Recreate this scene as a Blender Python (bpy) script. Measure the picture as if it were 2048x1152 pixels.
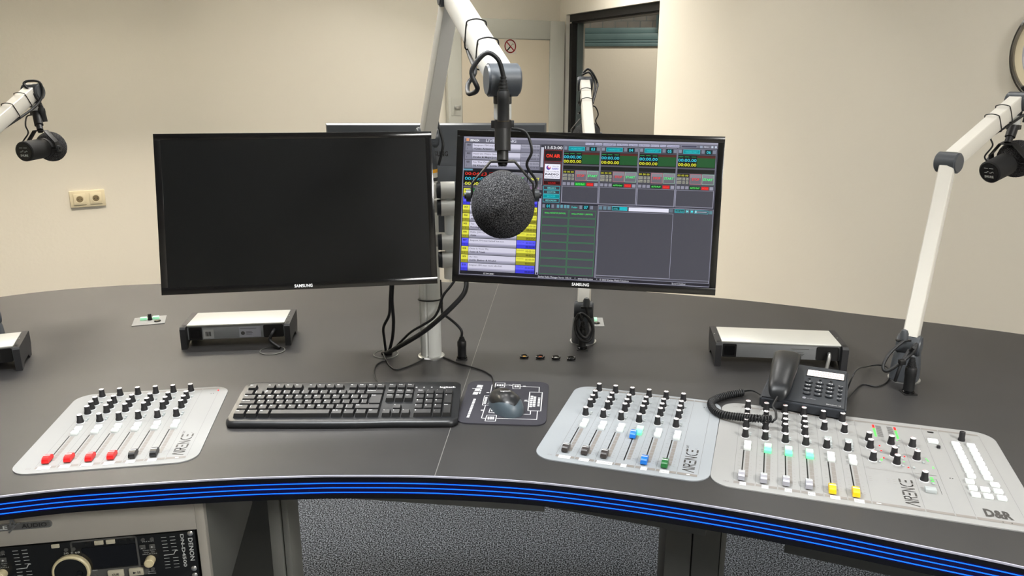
import bpy, bmesh, math, random
from mathutils import Vector, Matrix
random.seed(7)
for o in list(bpy.data.objects): bpy.data.objects.remove(o)
SC = bpy.context.scene
COL = SC.collection
PI = math.pi
# ------------------------------------------------------------------ camera
FPX = 1569.0                      # focal length for a 2048 px wide frame
PITCH = math.radians(15.04)
CAMZ = 1.56                       # eye height; the desk top is at DZ
DZ = 0.90
cam_d = bpy.data.cameras.new('camera'); cam = bpy.data.objects.new('camera', cam_d); COL.objects.link(cam)
cam.location = (0, 0, CAMZ); cam.rotation_euler = (PI/2 - PITCH, 0, 0)
cam_d.sensor_width = 36.0; cam_d.lens = FPX/2048*36.0; cam_d.clip_start = 0.02; cam_d.clip_end = 60
SC.camera = cam
# ------------------------------------------------------------------ world and view
w = bpy.data.worlds.new('world'); SC.world = w; w.use_nodes = True
w.node_tree.nodes['Background'].inputs[0].default_value = (0.75, 0.8, 0.9, 1)
w.node_tree.nodes['Background'].inputs[1].default_value = 0.35
vs = SC.view_settings
SC.display_settings.display_device = 'sRGB'
vs.view_transform = 'Standard'; vs.look = 'None'; vs.gamma = 1.0; vs.exposure = 0.06; vs.use_curve_mapping = False
# ------------------------------------------------------------------ unseen ceiling lamps, several added as fill (each has its fixture further down)
LAMPS = [  # x, y, size x, size y, watts, colour, rotation z, light-blocking skirt depths (-y, +y, -x, +x)
    (-1.8, 3.4, 0.95, 0.22, 150, (1.0, 0.90, 0.76), 0.595, (0.24, 0.3, 0.06, 0.06)),
    (-2.0, 3.95, 1.0, 0.16, 14, (1.0, 0.91, 0.77), 0.595, (0.12, 0.26, 0.06, 0.06)),  # added to strengthen the warm glow on the left wall
    (0.65, 3.2, 0.22, 1.0, 12, (1.0, 0.98, 0.95), -0.416, (0.1, 0.2, 0.16, 0.25)),
    (1.6, -0.8, 0.3, 1.2, 128, (1.0, 0.98, 0.95), 0.0, (0.1, 0.05, 0.1, 0.20)),  # added frontal fill from behind the operator
    (0.0, 4.95, 1.2, 0.22, 30, (1.0, 0.97, 0.92), 0.3, (0.18, 0.24, 0.24, 0.3)),  # added to brighten the door and the wall round it
    (-0.7, 1.93, 1.2, 0.22, 8, (1.0, 0.98, 0.96), 0.2, (0.03, 0.32, 0.3, 0.35)),  # added to brighten the left part of the desk
    (0.3, 0.9, 1.3, 0.22, 15, (0.95, 0.98, 1.0), -0.25, (0.04, 0.32, 0.3, 0.35)),
    (-0.45, 1.05, 0.8, 0.22, 56, (0.95, 0.98, 1.0), 0, (0.04, 0.32, 0.35, 0.35)),  # added to brighten the front middle of the desk
    (1.2, 2.3, 0.22, 0.8, 6, (1.0, 0.98, 0.95), -0.416, (0.10, 0.20, 0.20, 0.22)),  # added to brighten the far end of the right wall
    (-0.75, 3.0, 1.0, 0.22, 22, (1.0, 0.98, 0.95), 0.1, (0.03, 0.32, 0.20, 0.25)),  # added to brighten the desk behind the keyboard
]
CEIL = 2.75
for i, (x, y, sx, sy, wt, c, rz, sk) in enumerate(LAMPS):
    l = bpy.data.lights.new('unseen_ceiling_light', 'AREA'); l.shape = 'RECTANGLE'; l.size = sx; l.size_y = sy
    l.energy = wt; l.color = c
    o = bpy.data.objects.new('unseen_ceiling_light', l); COL.objects.link(o)
    o.location = (x, y, CEIL-0.022); o.rotation_euler = (0, 0, rz)
# light added behind the doorway to brighten the corridor
l = bpy.data.lights.new('added_corridor_light', 'AREA'); l.shape = 'RECTANGLE'; l.size = 0.9; l.size_y = 0.25; l.energy = 23; l.color = (1, 0.92, 0.8)
o = bpy.data.objects.new('added_corridor_light', l); COL.objects.link(o); o.location = (1.5, 6.7, 2.66); 

# ------------------------------------------------------------------ from photo pixels to places (plane at height z over desk / at depth Y)
cp, sp = math.cos(PITCH), math.sin(PITCH)
def ray(x, y):
    a = (x-1024)/FPX; b = (576-y)/FPX
    return Vector((a, cp+sp*b, -sp+cp*b))
def at(x, y, z=0.0):
    d = ray(x, y); t = (DZ+z-CAMZ)/d.z
    return Vector((d.x*t, d.y*t, DZ+z))
def aty(x, y, Y):
    d = ray(x, y); t = Y/d.y
    return Vector((d.x*t, Y, CAMZ+d.z*t))
def atZ(x, y, Z):
    d = ray(x, y); return Vector((d.x*Z, d.y*Z, CAMZ+d.z*Z))
# ------------------------------------------------------------------ materials
def lin(c):
    return tuple((v/255/12.92 if v/255 <= 0.04045 else ((v/255+0.055)/1.055)**2.4) for v in c)
MATS = {}
def mat(name, rgb=None, rough=0.5, metal=0.0, emit=None, es=1.0, spec=0.5, bump=None, trans=0.0, coat=0.0, alpha=None, noise=None):
    if name in MATS: return MATS[name]
    m = bpy.data.materials.new(name); m.use_nodes = True; nt = m.node_tree
    b = nt.nodes['Principled BSDF']; MATS[name] = m
    c = lin(rgb) if rgb else (0.5, 0.5, 0.5)
    b.inputs['Base Color'].default_value = (*c, 1); b.inputs['Roughness'].default_value = rough
    b.inputs['Metallic'].default_value = metal; b.inputs['Specular IOR Level'].default_value = spec
    if trans: b.inputs['Transmission Weight'].default_value = trans
    if coat: b.inputs['Coat Weight'].default_value = coat; b.inputs['Coat Roughness'].default_value = 0.1
    if emit: b.inputs['Emission Color'].default_value = (*lin(emit), 1); b.inputs['Emission Strength'].default_value = es
    if noise or bump:
        tc = nt.nodes.new('ShaderNodeTexCoord')
    if noise:   # (scale, second colour, low, high, detail)
        n = nt.nodes.new('ShaderNodeTexNoise'); n.inputs['Scale'].default_value = noise[0]; n.inputs['Detail'].default_value = noise[4]
        r = nt.nodes.new('ShaderNodeValToRGB'); r.color_ramp.elements[0].position = noise[2]; r.color_ramp.elements[1].position = noise[3]
        r.color_ramp.elements[0].color = (*c, 1); r.color_ramp.elements[1].color = (*lin(noise[1]), 1)
        nt.links.new(tc.outputs['Object'], n.inputs['Vector']); nt.links.new(n.outputs['Fac'], r.inputs[0]); nt.links.new(r.outputs[0], b.inputs['Base Color'])
    if bump:    # (scale, strength, distance)
        n = nt.nodes.new('ShaderNodeTexNoise'); n.inputs['Scale'].default_value = bump[0]; n.inputs['Detail'].default_value = 4
        bp = nt.nodes.new('ShaderNodeBump'); bp.inputs['Strength'].default_value = bump[1]; bp.inputs['Distance'].default_value = bump[2]
        nt.links.new(tc.outputs['Object'], n.inputs['Vector']); nt.links.new(n.outputs['Fac'], bp.inputs['Height']); nt.links.new(bp.outputs[0], b.inputs['Normal'])
    return m
def scr(rgb, s=1.0):
    n = 'screen_%d_%d_%d' % tuple(rgb)
    if n in MATS: return MATS[n]
    return mat(n, (4, 4, 5), 0.25, emit=rgb, es=s)
mat('wall', (228, 222, 208), 0.9, bump=(60, 0.25, 0.002), spec=0.2)
mat('ceiling', (225, 220, 208), 0.9)
mat('carpet', (22, 24, 28), 1.0, noise=(210, (132, 139, 150), 0.44, 0.62, 3), bump=(400, 0.6, 0.004), spec=0.1)
mat('worktop', (52, 51, 51), 0.46, noise=(9, (55, 54, 54), 0.3, 0.7, 3), bump=(900, 0.05, 0.0005))
mat('trim_line', (200, 200, 215), 0.3, 0.3)
mat('seam_line', (128, 126, 122), 0.5)
mat('fascia', (4, 4, 10), 0.25)
mat('led', (10, 30, 90), 0.4, emit=(6, 92, 255), es=2.3)
mat('led_glow', (4, 4, 12), 0.25, emit=(0, 0, 92), es=0.3)  # weak emission standing in for LED glow on the fascia
mat('desk_grey', (104, 105, 100), 0.55)
mat('desk_dark', (70, 71, 68), 0.6)
mat('steel', (196, 197, 195), 0.32, 0.85)
mat('pole', (226, 228, 224), 0.4, 0.12)
mat('alu', (222, 221, 216), 0.38, 0.55)
mat('arm_paint', (226, 223, 214), 0.42, 0.1)
mat('joint_grey', (70, 74, 79), 0.40)
mat('joint_dark', (40, 43, 47), 0.4)
mat('black', (14, 14, 15), 0.4)
mat('black_gloss', (9, 9, 11), 0.15, coat=0.1)
mat('black_screen', (12, 13, 13), 0.35, spec=0.22)
mat('black_matte', (22, 22, 23), 0.7)
mat('rubber', (24, 25, 27), 0.5)
mat('foam', (30, 30, 32), 1.0, noise=(900, (122, 122, 124), 0.44, 0.74, 1), bump=(800, 0.9, 0.003), spec=0.1)
mat('white', (238, 240, 240), 0.4)
mat('paper', (240, 244, 244), 0.6)
mat('plate', (156, 156, 154), 0.6, 0.0)
mat('plate_blue', (158, 163, 167), 0.6, 0.0)
mat('print', (138, 133, 128), 0.5)
mat('print_line', (126, 126, 124), 0.5)
mat('print_dark', (70, 68, 66), 0.5)
mat('slot', (8, 8, 8), 0.6)
mat('knob_black', (34, 33, 35), 0.5)
mat('knob_ring', (196, 197, 198), 0.35)
mat('knob_top', (232, 226, 226), 0.35)
mat('red', (222, 20, 22), 0.4)
mat('fader_brown', (58, 52, 50), 0.4)
mat('fader_black', (22, 22, 24), 0.4)
mat('blue', (24, 118, 214), 0.4)
mat('green', (28, 108, 50), 0.4)
mat('silver_plastic', (164, 164, 172), 0.32, 0.2)
mat('yellow', (240, 196, 10), 0.4)
mat('button_white', (240, 246, 244), 0.4, emit=(235, 245, 242), es=0.02)
mat('button_grey', (178, 184, 184), 0.4)
mat('button_green', (120, 240, 170), 0.4, emit=(70, 255, 140), es=1.1)
mat('button_pale', (205, 250, 222), 0.4, emit=(120, 255, 180), es=0.35)
mat('led_red', (200, 20, 20), 0.4, emit=(255, 30, 30), es=1.2)
mat('led_green', (90, 210, 90), 0.4, emit=(70, 230, 80), es=0.7)
mat('led_dim', (90, 96, 78), 0.4)
mat('key', (32, 32, 33), 0.42)
mat('kb_body', (30, 31, 33), 0.36)
mat('legend', (235, 235, 235), 0.6)
mat('mat_cloth', (54, 53, 60), 0.95, bump=(1500, 0.3, 0.0005))
mat('mouse_black', (30, 31, 33), 0.3)
mat('mouse_grey', (76, 88, 96), 0.4)
mat('phone', (44, 48, 54), 0.42, bump=(1800, 0.1, 0.0003))
mat('phone_dark', (26, 28, 31), 0.35)
mat('lcd', (240, 236, 232), 0.4, emit=(255, 240, 235), es=0.8)
mat('lcd_red', (240, 90, 80), 0.5, emit=(240, 90, 80), es=0.5)
mat('dock_alu', (228, 228, 222), 0.42, 0.5)
mat('dock_face', (132, 134, 135), 0.4, 0.2)
mat('dock_end', (38, 38, 40), 0.5)
mat('socket_cream', (226, 214, 182), 0.4)
mat('socket_dark', (120, 105, 75), 0.6)
mat('door_grey', (184, 184, 174), 0.5)
mat('door_panel', (206, 195, 174), 0.55)
mat('sign_red', (150, 20, 28), 0.5)
mat('sign_white', (196, 190, 178), 0.5)
mat('frame_black', (14, 14, 15), 0.5)
mat('jamb_grey', (84, 94, 93), 0.55)
mat('teal', (96, 122, 124), 0.5, noise=(5, (84, 108, 112), 0.3, 0.7, 2))
mat('brick', (176, 146, 118), 0.9, noise=(12, (150, 120, 96), 0.3, 0.7, 3), bump=(80, 0.3, 0.004))
mat('mortar', (96, 86, 74), 0.9)
mat('chrome', (150, 148, 146), 0.12, 1.0)
mat('lamp_glass', (206, 206, 218), 0.25)
mat('glass', (230, 235, 235), 0.05, trans=0.9)
mat('clear_plastic', (236, 238, 236), 0.2, trans=0.35)
mat('brass', (140, 128, 104), 0.35, 0.8)
mat('gold', (220, 170, 60), 0.3, 1.0)
mat('copper', (210, 110, 60), 0.35, 0.9)
mat('ring_yellow', (250, 178, 30), 0.4)
mat('rack_face', (170, 166, 156), 0.5)
mat('rack_black', (12, 14, 14), 0.4)
mat('rack_grey', (84, 84, 82), 0.45)
mat('rack_ivory', (218, 205, 165), 0.4)
mat('rack_button', (196, 190, 168), 0.4)
mat('rack_print', (205, 208, 205), 0.5)
mat('lamp_panel', (250, 248, 240), 0.4, emit=(255, 248, 235), es=4.0)
mat('lamp_frame', (215, 215, 212), 0.4)
mat('monitor_back', (86, 90, 95), 0.3)
mat('yoke_black', (26, 26, 27), 0.45)
mat('badge', (170, 168, 162), 0.25, 0.8)
# ------------------------------------------------------------------ mesh builder
TXT = {}
def text_data(s, bold=0.0, res=2):
    k = (s, bold, res)
    if k in TXT: return TXT[k]
    cu = bpy.data.curves.new('t', 'FONT'); cu.body = s; cu.size = 1.0; cu.resolution_u = res; cu.offset = bold; cu.fill_mode = 'FRONT'
    o = bpy.data.objects.new('t', cu); COL.objects.link(o)
    dg = bpy.context.evaluated_depsgraph_get(); dg.update()
    me = o.evaluated_get(dg).to_mesh()
    vs_ = [tuple(v.co) for v in me.vertices]; fs = [tuple(p.vertices) for p in me.polygons]
    o.evaluated_get(dg).to_mesh_clear()
    bpy.data.objects.remove(o); bpy.data.curves.remove(cu)
    if vs_:
        x0 = min(v[0] for v in vs_); x1 = max(v[0] for v in vs_)
    else: x0 = x1 = 0
    TXT[k] = (vs_, fs, x0, x1); return TXT[k]
class MB:
    def __init__(s, M=None):
        s.v = []; s.f = []; s.mi = []; s.ms = []; s.M = M or Matrix()
    def m(s, name):
        if name not in s.ms: s.ms.append(name)
        return s.ms.index(name)
    def add(s, verts, faces, mt, M=None):
        k = len(s.v); T = s.M @ M if M else s.M
        s.v += [T @ Vector(p) for p in verts]; i = s.m(mt)
        for f in faces: s.f.append(tuple(k+j for j in f)); s.mi.append(i)
    def quad(s, x0, y0, x1, y1, z, mt, M=None):
        s.add([(x0, y0, z), (x1, y0, z), (x1, y1, z), (x0, y1, z)], [(0, 1, 2, 3)], mt, M)
    def box(s, x0, y0, z0, x1, y1, z1, mt, bev=0.0, M=None, seg=2):
        if bev <= 0:
            s.add([(x0,y0,z0),(x1,y0,z0),(x1,y1,z0),(x0,y1,z0),(x0,y0,z1),(x1,y0,z1),(x1,y1,z1),(x0,y1,z1)],
                  [(0,3,2,1),(4,5,6,7),(0,1,5,4),(1,2,6,5),(2,3,7,6),(3,0,4,7)], mt, M); return
        bm = bmesh.new(); r = bmesh.ops.create_cube(bm, size=1)
        for v in bm.verts: v.co = Vector(((x0+x1)/2+v.co.x*(x1-x0), (y0+y1)/2+v.co.y*(y1-y0), (z0+z1)/2+v.co.z*(z1-z0)))
        bmesh.ops.bevel(bm, geom=bm.edges[:]+bm.verts[:], offset=bev, segments=seg, affect='EDGES', profile=0.5)
        s.bm(bm, mt, M)
    def bm(s, bm, mt, M=None):
        bm.verts.index_update(); s.add([v.co.copy() for v in bm.verts], [[v.index for v in f.verts] for f in bm.faces], mt, M); bm.free()
    def prism(s, pts, z0, z1, mt, M=None, side=None):
        n = len(pts); a = sum(pts[i][0]*pts[(i+1) % n][1]-pts[(i+1) % n][0]*pts[i][1] for i in range(n))
        if a < 0: pts = pts[::-1]
        s.add([(p[0], p[1], z0) for p in pts]+[(p[0], p[1], z1) for p in pts], [tuple(range(n-1, -1, -1)), tuple(range(n, 2*n))], mt, M)
        s.add([(p[0], p[1], z0) for p in pts]+[(p[0], p[1], z1) for p in pts], [(i, (i+1) % n, n+(i+1) % n, n+i) for i in range(n)], side or mt, M)
    def lathe(s, prof, mt, n=24, M=None, caps=True, squash=1.0):
        v = []; f = []
        for (r, z) in prof:
            for k in range(n): t = 2*PI*k/n; v.append((r*math.cos(t), r*math.sin(t)*squash, z))
        for j in range(len(prof)-1):
            for k in range(n): a = j*n+k; b = j*n+(k+1) % n; f.append((a, b, b+n, a+n))
        if caps:
            f.append(tuple(range(n-1, -1, -1))); q = (len(prof)-1)*n; f.append(tuple(range(q, q+n)))
        s.add(v, f, mt, M)
    def cyl(s, a, b, r, mt, n=20, r2=None, M=None):
        a = Vector(a); b = Vector(b); L = (b-a).length
        T = Matrix.Translation(a) @ (b-a).to_track_quat('Z', 'Y').to_matrix().to_4x4()
        s.lathe([(r, 0), (r if r2 is None else r2, L)], mt, n, (M @ T) if M else T)
    def tube(s, pts, r, mt, n=8, closed=False, flat=None):
        pts = [Vector(p) for p in pts]; N = len(pts); v = []; f = []
        up = Vector((0, 0, 1)); prev = None
        for i, p in enumerate(pts):
            if closed: d = pts[(i+1) % N]-pts[i-1]
            else: d = pts[min(i+1, N-1)]-pts[max(i-1, 0)]
            d.normalize()
            if prev is None:
                x = d.cross(up)
                if x.length < 1e-3: x = d.cross(Vector((1, 0, 0)))
            else: x = prev-d*prev.dot(d)
            x.normalize(); prev = x; y = d.cross(x)
            rr = r[i] if isinstance(r, (list, tuple)) else r
            for k in range(n):
                t = 2*PI*k/n; v.append(p+x*math.cos(t)*rr+y*math.sin(t)*rr*(flat or 1))
        for j in range(N if closed else N-1):
            for k in range(n):
                a = j*n+k; b = j*n+(k+1) % n; c = ((j+1) % N)*n; f.append((a, b, c+(k+1) % n, c+k))
        if not closed: f.append(tuple(range(n-1, -1, -1))); f.append(tuple(range((N-1)*n, N*n)))
        s.add(v, f, mt)
    def line(s, pts, wd, z, mt, M=None):
        for (a, b) in zip(pts[:-1], pts[1:]):
            a = Vector(a); b = Vector(b); d = b-a
            if d.length < 1e-9: continue
            d.normalize(); e = d*wd/2; nn = Vector((-d.y, d.x))*wd/2
            q = [a-e-nn, b+e-nn, b+e+nn, a-e+nn]
            s.add([(p.x, p.y, z) for p in q], [(0, 1, 2, 3)], mt, M)
    def frame(s, x0, y0, x1, y1, wd, z, mt):
        s.quad(x0, y0, x1, y0+wd, z, mt); s.quad(x0, y1-wd, x1, y1, z, mt); s.quad(x0, y0+wd, x0+wd, y1-wd, z, mt); s.quad(x1-wd, y0+wd, x1, y1-wd, z, mt)
    def text(s, st, x, y, size, z, mt, align='L', M=None, rot=0.0, bold=0.0, sx=1.0, fit=None, flip=False):
        vv, ff, x0, x1 = text_data(st, bold)
        if not vv: return
        if fit: sx = fit/((x1-x0)*size)
        off = {'L': x0, 'C': (x0+x1)/2, 'R': x1}[align]; c = math.cos(rot); sn = math.sin(rot); out = []
        for p in vv:
            a = (p[0]-off)*size*sx; b = p[1]*size*(-1 if flip else 1)
            out.append((x+c*a-sn*b, y+sn*a+c*b, z))
        s.add(out, [f[::-1] for f in ff] if flip else ff, mt, M)
    def build(s, name, parent=None, origin=None, smooth=35, kind=None):
        me = bpy.data.meshes.new(name); o_ = Vector(origin) if origin is not None else Vector((0, 0, 0))
        me.from_pydata([tuple(p-o_) for p in s.v], [], s.f); me.update()
        for n in s.ms: me.materials.append(MATS[n])
        me.polygons.foreach_set('material_index', s.mi)
        if smooth:
            me.polygons.foreach_set('use_smooth', [True]*len(me.polygons)); me.set_sharp_from_angle(angle=math.radians(smooth))
        o = bpy.data.objects.new(name, me); COL.objects.link(o); o.location = o_
        if parent: o.parent = parent
        if kind: o['kind'] = kind
        return o
def thing(name, label, cat, loc=(0, 0, 0), rz=0.0, group=None, kind=None):
    o = bpy.data.objects.new(name, None); COL.objects.link(o); o.location = loc; o.rotation_euler = (0, 0, rz); o.empty_display_size = 0.05
    if kind: o['kind'] = kind
    else: o['label'] = label; o['category'] = cat
    if group: o['group'] = group
    return o
def tag(o, label, cat, group=None):
    o['label'] = label; o['category'] = cat
    if group: o['group'] = group
    return o
def inst(name, me, parent, loc, rz=0.0, label=None):
    o = bpy.data.objects.new(name, me); COL.objects.link(o); o.parent = parent; o.location = loc; o.rotation_euler = (0, 0, rz)
    if label: o['label'] = label
    return o
def smooth_path(pts, k=8):
    pts = [Vector(p) for p in pts]; out = []
    for i in range(len(pts)-1):
        p0 = pts[max(i-1, 0)]; p1 = pts[i]; p2 = pts[i+1]; p3 = pts[min(i+2, len(pts)-1)]
        for j in range(k):
            t = j/k; out.append(0.5*((2*p1)+(p2-p0)*t+(2*p0-5*p1+4*p2-p3)*t*t+(3*p1-p0-3*p2+p3)*t**3))
    out.append(pts[-1]); return out
def rrect(x0, y0, x1, y1, r, n=8):
    o = []
    for cx, cy, a in ((x1-r, y1-r, 0), (x0+r, y1-r, 1), (x0+r, y0+r, 2), (x1-r, y0+r, 3)):
        for k in range(n+1): t = (a+k/n)*PI/2; o.append((cx+r*math.cos(t), cy+r*math.sin(t)))
    return o
MM = Matrix.Scale(0.001, 4)
def RZ(a): return Matrix.Rotation(a, 4, 'Z')
def TR(x, y, z): return Matrix.Translation((x, y, z))
def axes(o, x, y, z):
    M = Matrix.Identity(4)
    for i, a in enumerate((x, y, z)):
        for j in range(3): M[j][i] = a[j]
    for j in range(3): M[j][3] = o[j]
    return M
# ================================================================== THE ROOM
KX, KY = 0.36, 6.2
WD = Vector((0.4417, -1.0, 0)).normalized()      # direction of the right wall from the corner towards the viewer
WN = Vector((WD.y, -WD.x, 0)); WN = -WN if WN.x > 0 else WN   # into the room (to the left)
def wallbox(name, a, b, z0, z1, th, m='wall', side=-1, kind='structure', parent=None):
    a = Vector((a[0], a[1], 0)); b = Vector((b[0], b[1], 0)); d = (b-a); L = d.length; d.normalize()
    M = axes(a, d, Vector((-d.y, d.x, 0)), Vector((0, 0, 1)))
    mb = MB(M); mb.box(0, 0 if side > 0 else -th, z0, L, th if side > 0 else 0, z1, m)
    return mb.build(name, parent, kind=kind)
K = Vector((KX, KY, 0)); LW = Vector((-4.8, 2.68, 0))
RE = K+WD*10.05; BL = Vector((-3.8, -3.0, 0))
def rw(s): return K+WD*s
s0, s1 = 0.10, 1.31                             # the doorway along the right wall
fl = MB(); fl.box(-6, -3.3, -0.1, 6, 10, 0.0, 'carpet'); fl.build('floor', kind='structure')
ce = MB(); ce.box(-6, -3.3, CEIL, 6, 10, CEIL+0.1, 'ceiling'); ce.build('ceiling', kind='structure')
wallbox('wall_left', LW, K+(K-LW).normalized()*0.0, 0, CEIL, 0.12, side=1)
wallbox('wall_far_left', BL, LW, 0, CEIL, 0.12, side=1)
wallbox('wall_back', (RE.x, -3.0), BL, 0, CEIL, 0.12, side=1)
mb = MB(axes(K, WD, Vector((-WD.y, WD.x, 0)), Vector((0, 0, 1))))      # local y points away from the room (right)
mb.box(-0.15, 0, 0, s0, 0.16, CEIL, 'wall'); mb.box(s0, 0, 2.005, s1, 0.16, CEIL, 'wall'); mb.box(s1, 0, 0, 10.4, 0.16, CEIL, 'wall')
mb.build('wall_right', kind='structure')
# door frame in the doorway
fr = thing('trim_1', '', '', kind='structure')
mb = MB(axes(K, WD, Vector((-WD.y, WD.x, 0)), Vector((0, 0, 1))))
mb.box(s0+0.002, 0.03, 1.955, s1-0.002, 0.15, 2.003, 'frame_black'); mb.box(s0+0.002, 0.045, 1.944, s1-0.002, 0.14, 1.954, 'frame_black')
mb.build('frame_head', fr)
mb = MB(axes(K, WD, Vector((-WD.y, WD.x, 0)), Vector((0, 0, 1))))
mb.box(s0+0.002, 0.03, 0.002, s0+0.045, 0.07, 1.943, 'frame_black'); mb.box(s0+0.002, 0.072, 0.002, s0+0.05, 0.12, 1.943, 'jamb_grey')
mb.box(s1-0.03, 0.06, 0.002, s1-0.002, 0.155, 1.943, 'jamb_grey')
mb.build('frame_jamb', fr)
# open door leaf
hinge = rw(s0+0.03)+WN*0.03; free = Vector((-0.445, 5.60, 0)); d = (free-hinge); DL = d.length; d.normalize()
dr = thing('door_1', '', '', kind='structure')
nv = Vector((-d.y, d.x, 0)); nv = nv if nv.y < 0 else -nv          # towards the viewer
MD = axes(hinge, d, nv, Vector((0, 0, 1)))
mb = MB(MD); mb.box(0, -0.036, 0.01, DL, 0.0, 1.955, 'door_grey', 0.002)
for (a, b, z0, z1) in ((0, 0.125, 0.01, 1.955), (DL-0.105, DL, 0.01, 1.955), (0.125, DL-0.105, 1.825, 1.955), (0.125, DL-0.105, 0.01, 0.25)):
    mb.box(a, 0.0, z0, b, 0.008, z1, 'door_grey', 0.002)
mb.build('leaf', dr)
mb = MB(MD); mb.box(0.13, 0.0, 0.255, DL-0.11, 0.003, 1.82, 'door_panel'); mb.build('panel', dr)
lx = DL-0.06
mb = MB(MD); mb.box(lx-0.035, 0.008, 1.30, lx+0.04, 0.010, 1.42, 'door_grey'); mb.box(lx-0.03, 0.010, 1.345, lx+0.015, 0.018, 1.37, 'steel', 0.003)
mb.cyl((lx+0.01, 0.01, 1.357), (lx+0.01, 0.045, 1.357), 0.008, 'steel'); mb.build('door_lock', dr)
# no smoking sign on the door panel
sg = aty(1027, 92, 5.80); sgx = (Vector((sg.x, sg.y, 0))-hinge).dot(d); sgz = sg.z
XM = axes(hinge+d*sgx+nv*0.0035+Vector((0, 0, sgz)), -d, Vector((0, 0, 1)), nv)
mb = MB(XM); mb.quad(-0.05, -0.055, 0.05, 0.055, 0, 'sign_white')
ring = [(0.043*math.cos(t*PI/20), 0.043*math.sin(t*PI/20)) for t in range(41)]
mb.line(ring, 0.0085, 0.0006, 'sign_red'); mb.line([(-0.029, 0.029), (0.029, -0.029)], 0.0085, 0.0007, 'sign_red')
mb.line([(-0.022, -0.026), (-0.002, -0.006)], 0.009, 0.0005, 'black'); mb.line([(0.008, 0.004), (0.02, 0.018), (0.028, 0.012)], 0.0025, 0.0005, 'black')
sgo = mb.build('no_smoking_sign', dr); sgo['label'] = 'round red no smoking sign on the door panel'
# corridor behind the doorway
wallbox('wall_corridor', (-0.6, 7.75), (3.2, 7.35), 0, 1.835, 0.12, side=1)
CW = Vector((3.8, -0.4, 0)).normalized(); CM = axes(Vector((-0.6, 7.75, 0)), CW, Vector((0.4, 3.8, 0)).normalized(), Vector((0, 0, 1)))
mb = MB(CM); mb.box(0, 0, 1.835, 1.18, 0.12, CEIL, 'wall'); mb.box(2.9, 0, 1.835, 3.82, 0.12, CEIL, 'wall'); mb.box(1.18, 0, 2.5, 2.9, 0.12, CEIL, 'wall'); mb.build('wall_over_window', kind='structure')
wn = thing('window_1', '', '', kind='structure')
mb = MB(CM)
for z0, z1, y0 in ((1.835, 1.865, -0.02), (1.868, 1.89, -0.008), (1.893, 1.95, 0.0), (1.953, 2.0, 0.02)): mb.box(1.18, y0, z0, 2.9, 0.07, z1, 'teal', 0.003)
mb.box(1.18, 0.02, 2.44, 2.9, 0.07, 2.5, 'teal'); mb.box(1.18, 0.02, 2.0, 1.2, 0.07, 2.44, 'teal'); mb.box(1.93, 0.02, 2.0, 2.0, 0.06, 2.44, 'teal')
mb.build('window_frame', wn)
mb = MB(CM); mb.add([(1.95, -0.002, 1.92), (1.99, -0.002, 1.92), (2.02, -0.10, 2.2), (1.94, -0.10, 2.2), (1.95, 0.02, 1.92), (1.99, 0.02, 1.92), (2.02, 0.02, 2.2), (1.94, 0.02, 2.2)],
    [(0,1,2,3),(4,7,6,5),(0,4,5,1),(1,5,6,2),(2,6,7,3),(3,7,4,0)], 'teal'); mb.build('window_bracket', wn)
mb = MB(CM); mb.box(1.2, 0.03, 2.001, 2.9, 0.034, 2.44, 'glass'); mb.build('window_pane', wn)
mb = MB(CM)
mb.box(0.2, 0.75, 1.2, 4.4, 0.8, 3.4, 'mortar')
for r in range(30):
    for c in range(34):
        x = 0.2+c*0.125+(0.06 if r % 2 else 0); z = 1.2+r*0.07
        mb.box(x, 0.735, z, x+0.115, 0.76, z+0.062, 'brick')
mb.build('wall_outside', kind='structure')
wallbox('wall_corridor_end', (-0.6, 7.75), (-0.6, 6.4), 0, CEIL, 0.1, side=-1)
wallbox('wall_corridor_right', (3.2, 7.35), (3.2, 1.0), 0, CEIL, 0.1, side=1)
# fixtures for the unseen and added ceiling lamps
LL = ('long white ceiling lamp nearest the middle of the left wall', 'added long ceiling lamp close to the left wall above the power socket', 'long white ceiling lamp between the doorway and the right half of the desk', 'added long white fill lamp behind the operator beside the right wall', 'added long white fill lamp just in front of the door', 'added long white fill lamp straight above the left monitor', 'long white ceiling lamp straight above the right mixer panels', 'added white short fill lamp straight above the keyboard', 'added white short fill lamp over the telephone beside the right wall', 'added long white fill lamp over the far left back edge of the desk')
for i, (x, y, sx, sy, wt, c, rz, sk) in enumerate(LAMPS):
    t = thing('unseen_ceiling_lamp', LL[i], 'lamp', (x, y, CEIL), rz)
    a, b = sx/2+0.01, sy/2+0.01
    mb = MB(); mb.box(-a-0.012, -b-0.012, -0.018, a+0.012, b+0.012, -0.001, 'lamp_frame')
    mb.build('lamp_housing', t)
    for j, (x0, y0, x1, y1) in enumerate(((-a-0.012, -b-0.012, a+0.012, -b), (-a-0.012, b, a+0.012, b+0.012), (-a-0.012, -b, -a, b), (a, -b, a+0.012, b))):
        mb = MB(); mb.box(x0, y0, -sk[j], x1, y1, -0.0185, 'lamp_frame'); mb.build('light_blocking_skirt', t)  # skirts hung low to keep lamp light off the upper walls
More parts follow.
